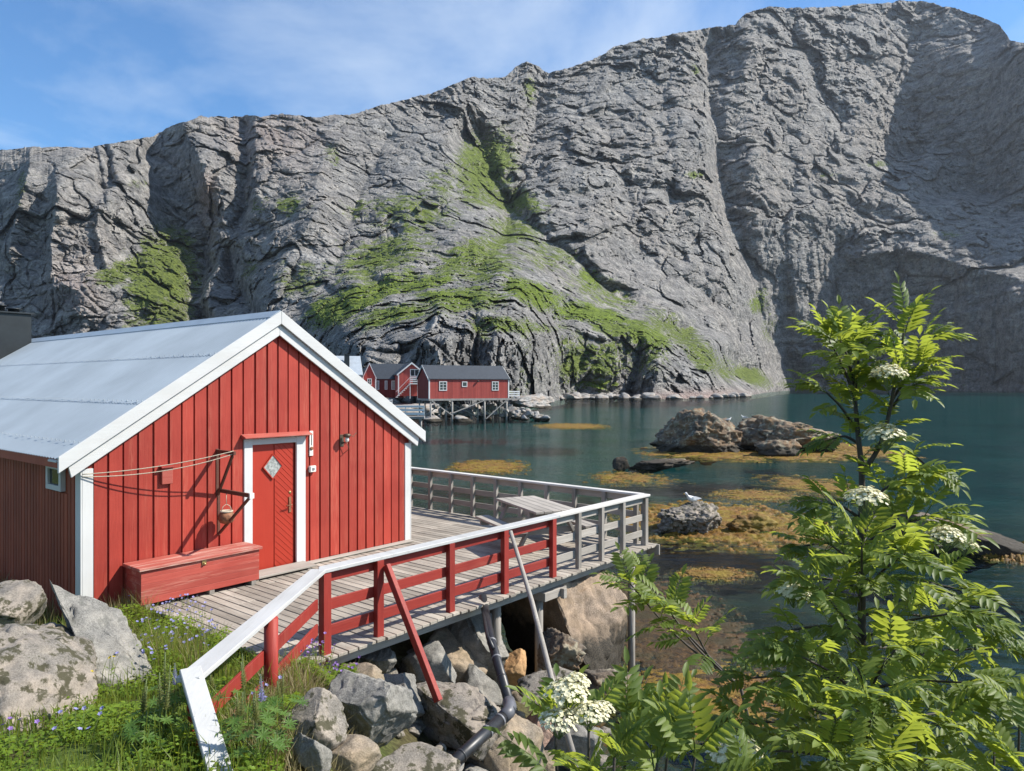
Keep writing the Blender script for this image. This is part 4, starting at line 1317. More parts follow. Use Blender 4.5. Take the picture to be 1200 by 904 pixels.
def house(name, label, loc, rot, Wd, Dp, hw, hr, roof_m, wall_m, wins, ridge='x', z0=0.0, chimney=None, group=None, over=.25, side_m=None):
    """Wd along x (front faces -y), Dp deep; ridge along x or y; wins: (x, z, w, h, panes across, panes up)"""
    t = thing(name, label, 'house', loc, rot, group)
    a = MB(); a.box(0, 0, z0, Wd, Dp, hw, .4)
    siding(a, .05, Wd - .05, 0, z0, hw - .03, .19, .03) if ridge == 'x' else siding(a, .05, Wd - .05, 0, z0, 0, .19, .03, lambda x: hr - (hr - hw) * abs(x - Wd / 2) / (Wd / 2) - .05)
    if ridge == 'x':
        for x0, x1 in ((0.0, .05), (Wd - .05, Wd)): a.prism([(0, hw), (Dp, hw), (Dp / 2, hr)], x0 - .0, x1, 'x', .3)
    else:
        for y0, y1 in ((0, .05), (Dp - .05, Dp)): a.prism([(0, hw), (Wd, hw), (Wd / 2, hr)], y0, y1, 'y', .3)
    a.build('wall', wall_m, t)
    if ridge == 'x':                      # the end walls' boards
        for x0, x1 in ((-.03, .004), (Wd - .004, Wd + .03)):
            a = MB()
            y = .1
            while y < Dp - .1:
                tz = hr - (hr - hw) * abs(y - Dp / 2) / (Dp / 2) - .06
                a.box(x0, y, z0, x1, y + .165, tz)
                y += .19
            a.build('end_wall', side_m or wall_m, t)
    a = MB()
    sl = (hr - hw) / ((Dp if ridge == 'x' else Wd) / 2)
    o = over
    if ridge == 'x':
        p = [(-o, hw - sl * o + .05), (Dp / 2, hr + .05), (Dp + o, hw - sl * o + .05), (Dp + o, hw - sl * o + .14), (Dp / 2, hr + .16), (-o, hw - sl * o + .14)]
        a.prism(p, -o, Wd + o, 'x', .5)
    else:
        p = [(-o, hw - sl * o + .05), (Wd / 2, hr + .05), (Wd + o, hw - sl * o + .05), (Wd + o, hw - sl * o + .14), (Wd / 2, hr + .16), (-o, hw - sl * o + .14)]
        a.prism(p, -o, Dp + o, 'y', .5)
    rf = a.build('roof', roof_m, t)
    if chimney:
        a = MB(); a.box(chimney[0] - .35, chimney[1] - .35, hw, chimney[0] + .35, chimney[1] + .35, chimney[2]); a.box(chimney[0] - .42, chimney[1] - .42, chimney[2], chimney[0] + .42, chimney[1] + .42, chimney[2] + .1)
        a.build('chimney', M['dark_metal'], rf)
    # white rake boards and corner boards
    for e in (0, 1):
        a = MB()
        if ridge == 'x':
            x = -o - .04 if e == 0 else Wd + o + .01
            a.prism([(-o, hw - sl * o - .06), (Dp / 2, hr - .06), (Dp + o, hw - sl * o - .06), (Dp + o, hw - sl * o + .15), (Dp / 2, hr + .17), (-o, hw - sl * o + .15)], x, x + .03, 'x')
        else:
            y = -o - .04 if e == 0 else Dp + o + .01
            a.prism([(-o, hw - sl * o - .10), (Wd / 2, hr - .10), (Wd + o, hw - sl * o - .10), (Wd + o, hw - sl * o + .15), (Wd / 2, hr + .17), (-o, hw - sl * o + .15)], y, y + .03, 'y')
        a.build('bargeboard', M['far_white'], t)
    for x in (0, Wd):
        a = MB(); a.box(x - .09, -.07, z0, x + .09, .10, hw - .02); a.build('corner_board', M['far_white'], t)
    for (x, z, ww, wh, nx, nz) in wins:
        a = MB(); fw = .11
        for (xa, xb, za, zb) in ((x - ww / 2, x + ww / 2, z + wh / 2 - fw, z + wh / 2), (x - ww / 2, x + ww / 2, z - wh / 2, z - wh / 2 + fw), (x - ww / 2, x - ww / 2 + fw, z - wh / 2 + fw, z + wh / 2 - fw), (x + ww / 2 - fw, x + ww / 2, z - wh / 2 + fw, z + wh / 2 - fw)):
            a.box(xa, -.09, za, xb, -.032, zb)
        for i in range(1, nx): xx = x - ww / 2 + ww * i / nx; a.box(xx - .035, -.075, z - wh / 2 + fw, xx + .035, -.034, z + wh / 2 - fw)
        for i in range(1, nz): zz = z - wh / 2 + wh * i / nz; a.box(x - ww / 2 + fw, -.073, zz - .025, x + ww / 2 - fw, -.0345, zz + .025)
        f = a.build('window', M['far_white'], t)
        a = MB(); a.box(x - ww / 2 + fw - .002, -.05, z - wh / 2 + fw - .002, x + ww / 2 - fw + .002, -.0335, z + wh / 2 - fw + .002); a.build('pane', M['glass_dark'], f)
    return t


TH = R(25)
ho = pt(503, 467.5, 101); FZ = ho.z
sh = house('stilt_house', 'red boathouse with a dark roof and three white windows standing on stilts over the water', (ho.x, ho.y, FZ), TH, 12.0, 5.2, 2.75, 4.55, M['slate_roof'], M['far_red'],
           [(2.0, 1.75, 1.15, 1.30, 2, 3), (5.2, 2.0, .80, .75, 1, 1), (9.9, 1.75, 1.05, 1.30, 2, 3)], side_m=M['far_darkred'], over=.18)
a = MB(); a.box(-.1, -.1, -.28, 12.1, 5.3, -.01); a.build('floor_frame', M['far_timber'], sh)
for x in (.25, 3.4, 8.3, 11.75):
    for y in (.1, 2.6, 5.1):
        a = MB(); a.tube([(x, y, -FZ - 1.2), (x, y, -.28)], .14 if y < 1 else .11, 8); a.build('stilt', M['far_timber'], sh)
for (xa, za, xb, zb, y) in ((.35, -.3, 3.3, -2.3, -.05), (3.5, -2.0, 8.2, -.3, -.05), (8.5, -2.9, 11.6, -.35, -.05), (.35, -2.4, 3.3, -.35, 2.6), (3.5, -.4, 8.2, -2.7, 2.6), (6.0, -.4, 8.2, -2.9, 5.0)):
    a = MB(); a.beam((xa, y, za), (xb, y, zb), .12, .12, (0, 1, 0)); a.build('brace', M['far_timber'], sh)
a = MB(); a.box(12.05, .2, -.25, 13.9, 3.0, -.05); a.build('side_deck', M['far_timber'], sh)
a = MB()
for z in (.25, .55, .85): a.box(12.05, .16, z, 13.9, .22, z + .17); a.box(13.84, .22, z, 13.9, 3.0, z + .17)
for x in (12.1, 13.0, 13.82): a.box(x, .23, -.05, x + .08, .30, 1.0)
a.build('side_railing', M['far_white'], sh)
a = MB(); a.lathe([(.02, 0), (.12, -.05), (.14, -.2), (.1, -.22)], (7.2, -.2, 2.55), 8); a.build('wall_lamp', M['dark_metal'], sh)

# the gabled cabin behind, its long dark-roofed wing and the pale-roofed cabin
go_ = pt(467, 460, 118)
gh = house('gabled_cabin', 'red gabled cabin with a glazed balcony front and white stairs left of the boathouse', (go_.x, go_.y, go_.z - .6), R(16), 4.2, 9.0, 3.6, 5.3, M['slate_roof'], M['far_red'],
           [(2.6, 3.75, 1.5, 1.2, 2, 1)], ridge='y', over=.3)
a = MB(); a.box(1.6, -1.6, 1.9, 4.2, -.05, 2.05); a.build('balcony_floor', M['far_white'], gh)
a = MB()
for z in (2.25, 2.55, 2.85): a.box(1.6, -1.6, z, 4.2, -1.54, z + .16)
for x in (1.6, 2.8, 4.1): a.box(x, -1.53, -.4, x + .1, -1.43, 3.05)
a.build('balcony_railing', M['far_white'], gh)
a = MB(); a.box(2.3, -.045, 1.95, 3.3, -.031, 3.0); a.build('balcony_door', M['glass_dark'], gh)
a = MB()
for i in range(8): a.box(-.6 + i * .28, -1.5, -.2 + i * .27, -.25 + i * .28, -.5, -.12 + i * .27)
a.beam((-.6, -1.52, .7), (1.6, -1.52, 2.95), .05, .16, (0, 1, 0)); a.beam((-.6, -1.50, -.2), (1.6, -1.50, 1.95), .06, .25, (0, 1, 0))
a.build('staircase', M['far_white'], gh)

lo_ = pt(436, 460, 122)
lw = house('long_cabin', 'dark red long cabin with slate roof and three pale windows behind the gabled cabin', (lo_.x - .3, lo_.y, lo_.z - .9), R(6), 5.6, 6.0, 3.2, 5.6, M['slate_roof'], M['far_darkred'],
           [(1.0, 2.1, .95, 1.5, 1, 1), (2.6, 2.1, .45, 1.5, 1, 1), (3.9, 2.1, .85, 1.5, 1, 1)])
for f in kids(lw):
    if f.name.startswith('window'):
        for p in kids(f): p.data.materials[0] = M['curtain']
wo_ = pt(392, 462, 108)
wc = house('pale_roofed_cabin', 'red cabin with a pale metal roof and dark chimney showing past the gable edge', (wo_.x - 2.2, wo_.y, wo_.z - 1.0), R(20), 6.0, 5.0, 4.0, 6.6, M['pale_roof'], M['far_red'],
           [(4.9, 2.8, .8, 1.1, 2, 2)], chimney=(4.1, 1.2, 6.9))
so_ = pt(424, 462, 113)
pc = house('small_gable_cabin', 'narrow red cabin with a steep white trimmed gable beside the pale roof', (so_.x + .2, so_.y, so_.z - 1.0), R(14), 1.9, 4.0, 3.6, 5.7, M['slate_roof'], M['far_red'], [(.95, 2.9, .7, 1.0, 2, 2)], ridge='y', over=.12)

# the jetty with white railings in front of the village
jt = thing('jetty', 'small timber jetty with white railings left of the stilt house', 'jetty', pt(452, 488, 92), R(4))
a = MB(); a.box(-2, 0, -.35, 4.8, 2.2, -.05); a.build('floor', M['far_timber'], jt)
for z in (.15, .62, 1.08):
    a = MB(); a.box(-2, -.02, z, 4.8, .04, z + .26 if z > .5 else z + .3); a.build('rail_board', M['far_white'], jt)
for x in (-1.9, .2, 2.4, 4.7):
    a = MB(); a.box(x, .041, -.3, x + .12, .15, 1.34); a.build('post', M['far_white'], jt)
for x in (-1.5, 1.6, 4.4):
    a = MB(); a.tube([(x, .3, -3.2), (x, .3, -.35)], .11, 8); a.build('pile', M['far_timber'], jt)
fp = pt(450, 470, 112)
fn = thing('garden_fence', 'little white slat fence in front of the long dark cabin', 'fence', (fp.x - .9, fp.y, fp.z - .9), R(10))
a = MB()
for z in (.2, .55, .9): a.box(-.4, -.03, z, 2.2, .03, z + .2)
a.build('slats', M['far_white'], fn)
for x in (-.3, .9, 2.1):
    a = MB(); a.box(x - .05, .031, -.6, x + .05, .1, 1.2); a.build('post', M['far_white'], fn)

# ================================================================== ROCKS
granite('pale_granite', (.245, .222, .192), (.105, .096, .082), (.045, .043, .020), .9, 1.0, None, (.40, .33, .26))
granite('grey_granite', (.245, .236, .215), (.10, .097, .088), (.10, .10, .085), .45, 1.0, None, (.36, .33, .28))
granite('tan_granite', (.29, .245, .19), (.13, .108, .082), (.12, .10, .06), .4, 1.0, None, (.44, .32, .20))
granite('orange_granite', (.46, .27, .13), (.28, .15, .075), (.20, .13, .07), .4, 1.0, None, (.5, .33, .16))
granite('pink_granite', (.44, .29, .22), (.27, .17, .13), (.2, .15, .12), .4, 1.2, None, (.46, .32, .24))
granite('tide_granite', (.33, .255, .19), (.15, .112, .08), (.14, .10, .06), .4, .8, 1.35, (.44, .31, .20))
granite('sea_granite', (.145, .125, .102), (.052, .045, .038), (.32, .30, .22), .6, .45, .62, (.30, .165, .065), .9)
granite('far_stone', (.36, .355, .345), (.20, .198, .19), (.12, .12, .09), .4, .35, .5)
def weed_material(name, a_, b_, c_):
    m, t, bs = new_mat(name)
    v = coords(t, 'Object')
    n = noise(t, 7, 6, .75, v, .6); n2 = noise(t, 1.4, 4, .6, v)
    c = mixc(t, ramp(t, n.outputs['Fac'], [(.38, (0, 0, 0)), (.62, (1, 1, 1))]).outputs[0], a_, b_)
    c = mixc(t, ramp(t, n2.outputs['Fac'], [(.42, (0, 0, 0)), (.62, (1, 1, 1))]).outputs[0], c, c_)
    ln(t, c, bs.inputs['Base Color']); bs.inputs['Roughness'].default_value = .6; bs.inputs['Specular IOR Level'].default_value = .25
    bump(t, n.outputs['Fac'], bs, .8, .06)
    MATS[name] = m


weed_material('orange_weed', (.04, .02, .006), (.25, .125, .022), (.19, .13, .014))
weed_material('brown_weed', (.016, .010, .005), (.105, .058, .018), (.045, .034, .012))


_ico = {}


def ico(sub):
    if sub not in _ico:
        bm = bmesh.new(); bmesh.ops.create_icosphere(bm, subdivisions=sub, radius=1)
        bm.verts.ensure_lookup_table()
        _ico[sub] = (np.array([v.co[:] for v in bm.verts]), np.array([[v.index for v in f.verts] for f in bm.faces]))
        bm.free()
    return _ico[sub]


def rock(label, c, rad, seed, mat, rotz=0.0, cuts=11, sub=5, group=None, tilt=(0, 0), rough=.055, name='boulder', lo=.42, flat=None):
    V, Fc = ico(sub)
    rs = np.random.RandomState(seed)
    V = V.copy()
    n = rs.normal(size=(cuts, 3)); n /= np.linalg.norm(n, axis=1)[:, None]
    ds = rs.uniform(lo, .82, cuts)
    if flat:
        for fn_, fd in flat:
            fv = np.array(fn_, float); n = np.vstack([n, fv / np.linalg.norm(fv)]); ds = np.append(ds, fd)
    wig = .035 * fbm(V * 2.2 + seed, 3)
    for k in range(len(n)):
        d = V @ n[k] - ds[k] - wig
        V = V - np.clip(d, 0, None)[:, None] * n[k] * .985
    V = V * (1 + (rough * fbm(V * 2.0 + seed * 3.1, 5, gain=.58) + .45 * rough * (billow(V * 4.5 + seed, 3) - .28))[:, None])
    c_, e_ = cells(V * (2.6 if sub < 6 else 3.4) + seed * 1.7 + .25 * fbm(V * 3 + seed, 3)[:, None])
    c2_, e2_ = cells(V * 8 + seed * 2.3)
    V = V * (1 + rough * (1.1 * c_ + .34 * c2_ - .35 * np.exp(-(e_ / .06) ** 2)))[:, None]
    ext = (V.max(0) - V.min(0)) / 2
    V = (V - (V.max(0) + V.min(0)) / 2) / ext * np.array(rad)
    o = np_mesh(name, V, Fc, M[mat], None, True)
    o.location = c; o.rotation_euler = (tilt[0], tilt[1], rotz)
    return tag(o, label, 'rock', group)


def rock_px(label, u0, v0, u1, v1, mat, seed, Y=None, depth=.8, lift=.0, **kw):
    """a rock that spans the given rectangle of the photograph, sitting on the bank"""
    uc = (u0 + u1) / 2
    if Y is None:
        Y = hit(uc, v1 - .25 * (v1 - v0), .10).y
    c = pt(uc, (v0 + v1) / 2, Y)
    rx, rz = (u1 - u0) / 2 / F * Y * 1.2, (v1 - v0) / 2 / F * Y * 1.17
    c.z += lift
    return rock(label, c, (rx, max(rx, rz) * depth, rz), seed, mat, kw.pop('rotz', 0), **kw)


# --- the left foreground
rock('huge pale lichen spotted boulder filling the lower left corner', pt(-14, 842, 6.0) + Vector((0, .1, -.1)), (.86, 1.0, .80), 3, 'pale_granite', R(20), 8, 6, rough=.06, lo=.74)
rock('long tilted grey slab leaning between the boulder and the chest', pt(112, 762, 7.0) + Vector((0, 0, -.05)), (.78, .42, .36), 12, 'grey_granite', R(-24), 10, 6, tilt=(R(-10), R(36)), flat=[((0, -.25, 1), .36), ((-.25, -1, -.75), .08)])
rock('smaller pale boulder at the left edge below the brown side wall', pt(8, 722, 8.0), (.36, .4, .34), 8, 'pale_granite', 0, 14, 5)
rock('round stone half sunk in the grass beside the big boulder', pt(30, 757, 6.9), (.22, .25, .16), 9, 'pale_granite', 0, 14, 4)
rock('flat grey stone lying in the grass in the shade of the path railing', pt(165, 880, 5.6), (.26, .35, .12), 18, 'grey_granite', R(30), 14, 4)

# --- the rubble bank under the deck
SH = [((-.9, -.35, .1), .55)]
rock_px('big sunlit pale block just right of the red prop', 492, 744, 566, 798, 'tan_granite', 21, flat=[((.3, -.4, 1), .5)], depth=.9)
rock_px('squat block with a shaded face below the sunlit pale block', 540, 782, 588, 824, 'grey_granite', 22, depth=1.0)
rock_px('rough grey stone left of the red prop', 472, 754, 530, 812, 'grey_granite', 23)
rock_px('large square block with a dark flat face under the foot of the red prop', 476, 812, 600, 892, 'pale_granite', 24, depth=.85, flat=[((-.75, -.66, -.05), .52), ((.15, -.3, 1), .55)], sub=6)
rock_px('sunlit sloping block beneath the bend of the pipe', 545, 850, 632, 925, 'tan_granite', 25, flat=[((.5, -.5, .7), .5)])
rock_px('jagged dark grey slab left of the square block', 387, 800, 478, 886, 'grey_granite', 26, depth=.8, flat=[((-.2, -.3, 1), .42), ((-.5, -.8, -.35), .5)], sub=6)
rock_px('flat grey stone wedged behind the jagged slab', 434, 793, 494, 838, 'grey_granite', 27)
rock_px('rounded tan stone at the bottom edge below the jagged slab', 378, 868, 440, 912, 'tan_granite', 28, lo=.72, rough=.04)
rock_px('wide pale stone at the bottom edge below the square block', 434, 878, 530, 930, 'pale_granite', 29)
rock_px('mossy brown stone among the lupins left of the jagged slab', 336, 818, 400, 880, 'pale_granite', 30)
rock_px('grey stone at the bottom edge left of the rounded tan stone', 342, 864, 386, 912, 'grey_granite', 31)
rock_px('upright orange stone standing right of the pipe', 584, 764, 614, 814, 'orange_granite', 32, depth=.8)
rock_px('pink stone beside the white flower clusters', 610, 838, 646, 882, 'pink_granite', 33)
rock_px('small orange stone under the elbow of the pipe', 580, 846, 612, 878, 'orange_granite', 34)
rock_px('flat pale stone at the edge of the deck by the purple flowers', 390, 780, 446, 812, 'tan_granite', 35)
rock_px('small grey stone tucked under the deck edge left of the prop', 424, 764, 462, 788, 'grey_granite', 36)
rock_px('brown stone at the bottom edge by the white flowers', 612, 880, 650, 918, 'tan_granite', 37)
rock('giant brown boulder carrying the deck, its foot dark with weed', Vector((.86, 11.95, .74)), (1.08, 1.05, 1.30), 41, 'tide_granite', 0, 5, 6, lo=.8, rough=.055, flat=[((-.78, -.55, -.30), .10), ((.60, -.62, .50), .60), ((.9, -.3, -.15), .66), ((0, 0, 1), .72), ((-.3, -.9, .3), .62)])
rock_px('dark boulder in the deep shade behind the pipe', 520, 716, 590, 786, 'grey_granite', 42, Y=10.4, depth=1.0)
rock_px('dark rough weedy stone in the shade of the giant boulder', 634, 742, 684, 788, 'sea_granite', 43, Y=10.0, rough=.16)
rock_px('rounded stone at the foot of the grey post', 612, 786, 678, 818, 'pale_granite', 44, Y=9.2)
rock_px('flat black weedy rock at the waterline under the deck', 684, 788, 748, 816, 'sea_granite', 45, Y=9.9, rough=.14)
rock_px('grey stone between the pipe and the leaning pole', 640, 846, 700, 900, 'grey_granite', 46)
k = 0
for i in range(900):
    Y = rng.uniform(5.8, 11.6); X = rng.uniform(-1.9, 1.7)
    u = 600 + F * X / Y
    z = float(gz(X, Y))
    if not (.0 < z < 1.95) or not (335 < u < 760): continue
    s_loc = HMI @ Vector((X, Y, z))
    if s_loc.y > -2.2: continue
    r = rng.uniform(.07, .17)
    rock('small loose stone filling the gaps of the rubble bank', Vector((X, Y, z + r * .05)), (r * rng.uniform(.9, 1.4), r, r * rng.uniform(.6, .9)), 100 + i,
         rng.choice(['grey_granite', 'grey_granite', 'pale_granite', 'tan_granite']), rng.uniform(0, 6), 14, 3, 'small stones of the rubble bank', name='stone')
    k += 1
    if k > 110: break

# --- rocks standing in the water
def sea_rock(label, u0, v0, u1, v1, Y, seed, mat='sea_granite', depth=.8, sink=.25, **kw):
    c = pt((u0 + u1) / 2, (v0 + v1) / 2, Y)
    rx, rz = (u1 - u0) / 2 / F * Y, (v1 - v0) / 2 / F * Y
    top = c.z + rz; bot = -sink * 2 * rz - .15
    return rock(label, Vector((c.x, Y, (top + bot) / 2)), (rx, rx * depth, (top - bot) / 2), seed, mat, kw.pop('rotz', 0), **kw)


sea_rock('left hand big sea rock with pale lichen on its crown', 761, 477, 872, 530, 57, 52, lo=.66, cuts=10, sub=6, rough=.12, flat=[((-.75, -.5, .25), .6)])
sea_rock('right hand big sea rock sloping down to the waterline', 852, 486, 975, 531, 57, 63, lo=.64, cuts=10, sub=6, rough=.12, flat=[((.55, -.1, 1), .52)])
sea_rock('low boulder with orange weed in front of the gap between the big sea rocks', 880, 514, 935, 535, 53, 56, rough=.12)
sea_rock('low dark weedy skerry beyond the deck corner', 735, 538, 816, 553, 44.5, 54, rough=.18, depth=.5)
sea_rock('small pale stone at the tip of the low dark skerry', 718, 535, 738, 545, 44.5, 55)
sea_rock('pale topped skerry where the gull sits', 763, 587, 846, 622, 25.6, 66, 'pale_granite', lo=.62, rough=.15, sub=6)
sea_rock('low hump covered in orange weed right of the gull skerry', 848, 600, 908, 624, 25.4, 58, 'orange_weed', rough=.12)
# long slab on the right
p0, p1 = pt(1040, 588, 24.0), pt(1195, 658, 21.0)
rock('long dark slab sloping into the water behind the rowan tree', Vector(((p0.x + p1.x) / 2 - .18, 22.8, .24)), (2.5, .8, .72), 71, 'sea_granite', R(-18), 12, 6, tilt=(0, R(15)), rough=.07, lo=.5, flat=[((-.25, -.95, -.12), .18), ((.1, -.2, 1), .45)])
sea_rock('low weedy hump beyond the end of the long slab', 1170, 640, 1215, 662, 22.5, 72, rough=.15)
# heap of boulders beneath and right of the stilt house
k = 0
for i in range(400):
    if k >= 85: break
    if rng.random() < .72:                                   # the spur right of the house
        u = rng.uniform(566, 641); Y = rng.uniform(103, 113)
        lim = 474 + max(0, u - 600) * .42
        v0 = rng.uniform(lim, 492)
        if u < 590 and Y < 107: continue
        r = rng.uniform(.28, .62)
    else:                                                    # the bank in the shade under the floor
        u = rng.uniform(488, 570); Y = rng.uniform(107.5, 113); v0 = rng.uniform(476, 489); r = rng.uniform(.35, .7)
    p = pt(u, v0, Y)
    if p.z < -.2: p.z = -.1
    rock('grey boulder of the heap that shores up the stilt house', p, (r * rng.uniform(.9, 1.5), r, r * rng.uniform(.7, 1.1)), 400 + i, 'far_stone', rng.uniform(0, 6), 12, 3, 'boulders heaped by the stilt house')
    k += 1
rock('broad flat boulder under the left end of the stilt house', pt(507, 493, 101.5), (1.3, 1.0, .75), 501, 'far_stone', 0, 12, 4)
rock('broad pale boulder under the middle of the stilt house', pt(541, 493, 103.5), (1.5, 1.2, .8), 503, 'far_stone', 1, 12, 4)
rock('low rocky knoll with green scrub right of the stilt house', pt(622, 468, 165) + Vector((0, 0, -.6)), (6.0, 5, 1.9), 504, 'far_stone', 0, 14, 5, rough=.14)
# land on which the village stands
rock('bare grey rock shelf that carries the village', pt(440, 476, 118) + Vector((-2, 2, -1.6)), (13, 11, 2.0), 505, 'far_stone', 0, 10, 5, rough=.06, flat=[((0, 0, 1), .5)])

for i in range(60):                                              # broken rock along the far foot of the mountain
    u = rng.choice((rng.uniform(640, 700), rng.uniform(690, 880), rng.uniform(700, 880)))
    Yb = float(np.interp(u, [640, 680, 760, 830, 875, 900], [255, 276, 272, 284, 330, 380])) - rng.uniform(0, 6)
    p = pt(u, 460, Yb); r = rng.uniform(.8, 2.6)
    rock('grey boulder at the far waterline below the mountain spur', Vector((p.x, Yb, r * rng.uniform(-.1, .3))), (r * rng.uniform(1, 1.8), r, r * rng.uniform(.6, 1)), 700 + i, 'far_stone', rng.uniform(0, 6), 10, 3, 'boulders along the far shore of the spur')

# ------------------------------------------------------------------ gulls
plain('gull_white', (.78, .78, .76), .7, 0, .04, 10, 0)
plain('gull_grey', (.33, .35, .37), .7, 0, .1, 10, 0)
plain('gull_yellow', (.55, .36, .05), .5, 0, .1, 10, 0)


def gull(label, p, heading, sc=1.0):
    g = thing('gull', label, 'bird', p, heading)
    def skinned(name, prof, mat):
        a = MB()
        vs, fs = [], []; n = 12
        for (x, z, ry, rz) in prof:
            for k_ in range(n):
                t = 2 * math.pi * k_ / n
                vs.append((x * sc, ry * math.cos(t) * sc, (z + rz * math.sin(t)) * sc))
        for i in range(len(prof) - 1):
            for k_ in range(n):
                a0, b0 = i * n + k_, i * n + (k_ + 1) % n
                fs.append((a0, b0, b0 + n, a0 + n))
        fs.append(tuple(range(n))[::-1]); fs.append(tuple(range((len(prof) - 1) * n, len(prof) * n)))
        a.add(vs, fs, .5, True)
        return a.build(name, mat, g)
    skinned('body', [(-.30, .17, .01, .006), (-.20, .165, .045, .03), (-.10, .165, .085, .07), (.0, .175, .105, .095), (.09, .20, .095, .09), (.15, .25, .06, .065), (.18, .305, .05, .05), (.205, .345, .052, .05), (.235, .36, .045, .042), (.265, .355, .02, .02)], M['gull_white'])
    for sg in (-1, 1):
        a = MB()
        a.add([Vector(q) * sc for q in ((.10, sg * .075, .25), (.02, sg * .112, .20), (-.16, sg * .075, .16), (-.36, sg * .02, .175), (-.18, sg * .05, .235), (0, sg * .085, .262))], [(0, 1, 2, 3, 4, 5)], .5)
        w_ = a.build('wing', M['gull_grey'], g); sf = w_.modifiers.new('thickness', 'SOLIDIFY'); sf.thickness = .02 * sc
        a = MB(); a.tube([(.0, sg * .035 * sc, .10 * sc), (.01 * sc, sg * .035 * sc, 0)], .008 * sc, 6); a.box(0, sg * .035 * sc - .02, 0, .05 * sc, sg * .035 * sc + .02, .006); a.build('leg', M['gull_yellow'], g)
    a = MB(); a.tube([(.262 * sc, 0, .355 * sc), (.31 * sc, 0, .345 * sc), (.325 * sc, 0, .335 * sc)], [.012 * sc, .009 * sc, .003 * sc], 6); a.build('beak', M['gull_yellow'], g)
    return g


def top_of(o, x, y):
    """height of a rock's surface at a world x, y"""
    m = o.matrix_world if o.parent else Matrix.Translation(o.location) @ o.rotation_euler.to_matrix().to_4x4()
    inv = m.inverted()
    org = inv @ Vector((x, y, 50)); d = (inv.to_3x3() @ Vector((0, 0, -1))).normalized()
    ok, loc, *_ = o.ray_cast(org, d)
    return (m @ loc).z if ok else None


bpy.context.view_layer.update()
gr = [o for o in bpy.data.objects if o.get('label', '').startswith('pale topped skerry')][0]
p = pt(811, 578, 25.6)
z = top_of(gr, p.x, p.y)
gull('white gull with grey wings standing on the pale topped skerry', Vector((p.x, p.y, (z if z else p.z) - .01)), R(200), 1.1)
br = [o for o in bpy.data.objects if o.get('label', '').startswith('left hand big sea rock')][0]
br2 = [o for o in bpy.data.objects if o.get('label', '').startswith('right hand big sea rock')][0]
for u, o_, hd, lb in ((854, br, 20, 'far gull resting at the notch between the two big sea rocks'), (872, br2, 160, 'far gull resting on the crown of the right hand big sea rock')):
    p = pt(u, 490, 57); z = top_of(o_, p.x, p.y)
    gull(lb, Vector((p.x, p.y, (z if z else 2.4) - .01)), R(hd), .9)


# ------------------------------------------------------------------ seaweed floating and draped round the rocks
def weed(label, u0, v0, u1, v1, seed, mat='orange_weed', h=.05, cover=.0, ctr=None):
    """a mat of floating bladder wrack: an irregular sheet just breaking the surface"""
    A0, A1 = on_z(u0, v1, 0), on_z(u1, v1, 0)
    B0 = on_z((u0 + u1) / 2, v0, 0)
    cx_, x_r = (A0.x + A1.x) / 2 * ((A1.y + B0.y) / 2 / A1.y), (A1.x - A0.x) / 2 * ((A1.y + B0.y) / 2 / A1.y)
    cy_, y_r = (A1.y + B0.y) / 2, (B0.y - A1.y) / 2
    n = 150
    g = np.linspace(-1.5, 1.5, n)
    X, Y = np.meshgrid(g, g, indexing='ij')
    P = np.stack([X * x_r, Y * y_r, np.full_like(X, seed * 3.3)], -1)
    sc = 2.2 / max(x_r, y_r)
    d = .62 * (1 - np.sqrt(X ** 2 + Y ** 2)) + 1.25 * fbm(P * np.array([.9, 2.0, 1]) * sc * 2.2, 6, gain=.74) + cover
    Z = np.where(d > 0, .012 + h * np.clip(d, 0, .5) * (.7 + .6 * np.abs(fbm(P * sc * 3, 2))), -.05 + .0 * d)
    Z = np.where(d > .0, Z, np.maximum(-.05, .012 + d * .6))
    V = np.stack([cx_ + X * x_r, cy_ + Y * y_r, Z], -1).reshape(-1, 3)
    idx = np.arange(n * n).reshape(n, n)
    Qd = np.stack([idx[:-1, :-1], idx[1:, :-1], idx[1:, 1:], idx[:-1, 1:]], -1).reshape(-1, 4)
    keep = (d.reshape(-1)[Qd].max(1) > -.15)
    return tag(np_mesh('seaweed_patch', V, Qd[keep], M[mat]), label, 'seaweed')


weed('bright orange weed skirt round the gull skerry', 758, 594, 930, 634, 1, h=.30, cover=.05)
weed('thin orange weed streak beyond the gull skerry', 838, 574, 930, 588, 2, cover=-.22)
weed('orange weed streak reaching behind the rowan stem', 905, 558, 1000, 582, 3, cover=-.22)
weed('small orange weed mat off the deck corner', 800, 666, 872, 680, 4, cover=-.12)
weed('orange weed mat beyond the middle of the rear railing', 540, 541, 606, 553, 5, h=.10)
weed('thin orange weed line on the far water left of the big sea rocks', 640, 497, 700, 502, 6)
weed('orange weed along the foot of the big sea rocks', 790, 524, 985, 538, 7, h=.25)
weed('yellow green weed tip right of the big sea rocks', 960, 514, 1004, 533, 8, h=.3)
weed('dull weed mat between the low skerry and the rear railing', 690, 552, 790, 570, 9, cover=-.34)
weed('orange weed at the end of the long slab', 1150, 636, 1230, 660, 10, h=.4)
weed('broad golden weed bed in the shallows by the outer deck post', 700, 690, 850, 800, 11, 'brown_weed', h=.06, cover=.1)
weed('orange weed bed in the shallows below the weed bed of the deck post', 740, 780, 900, 850, 12, 'orange_weed', h=.05)

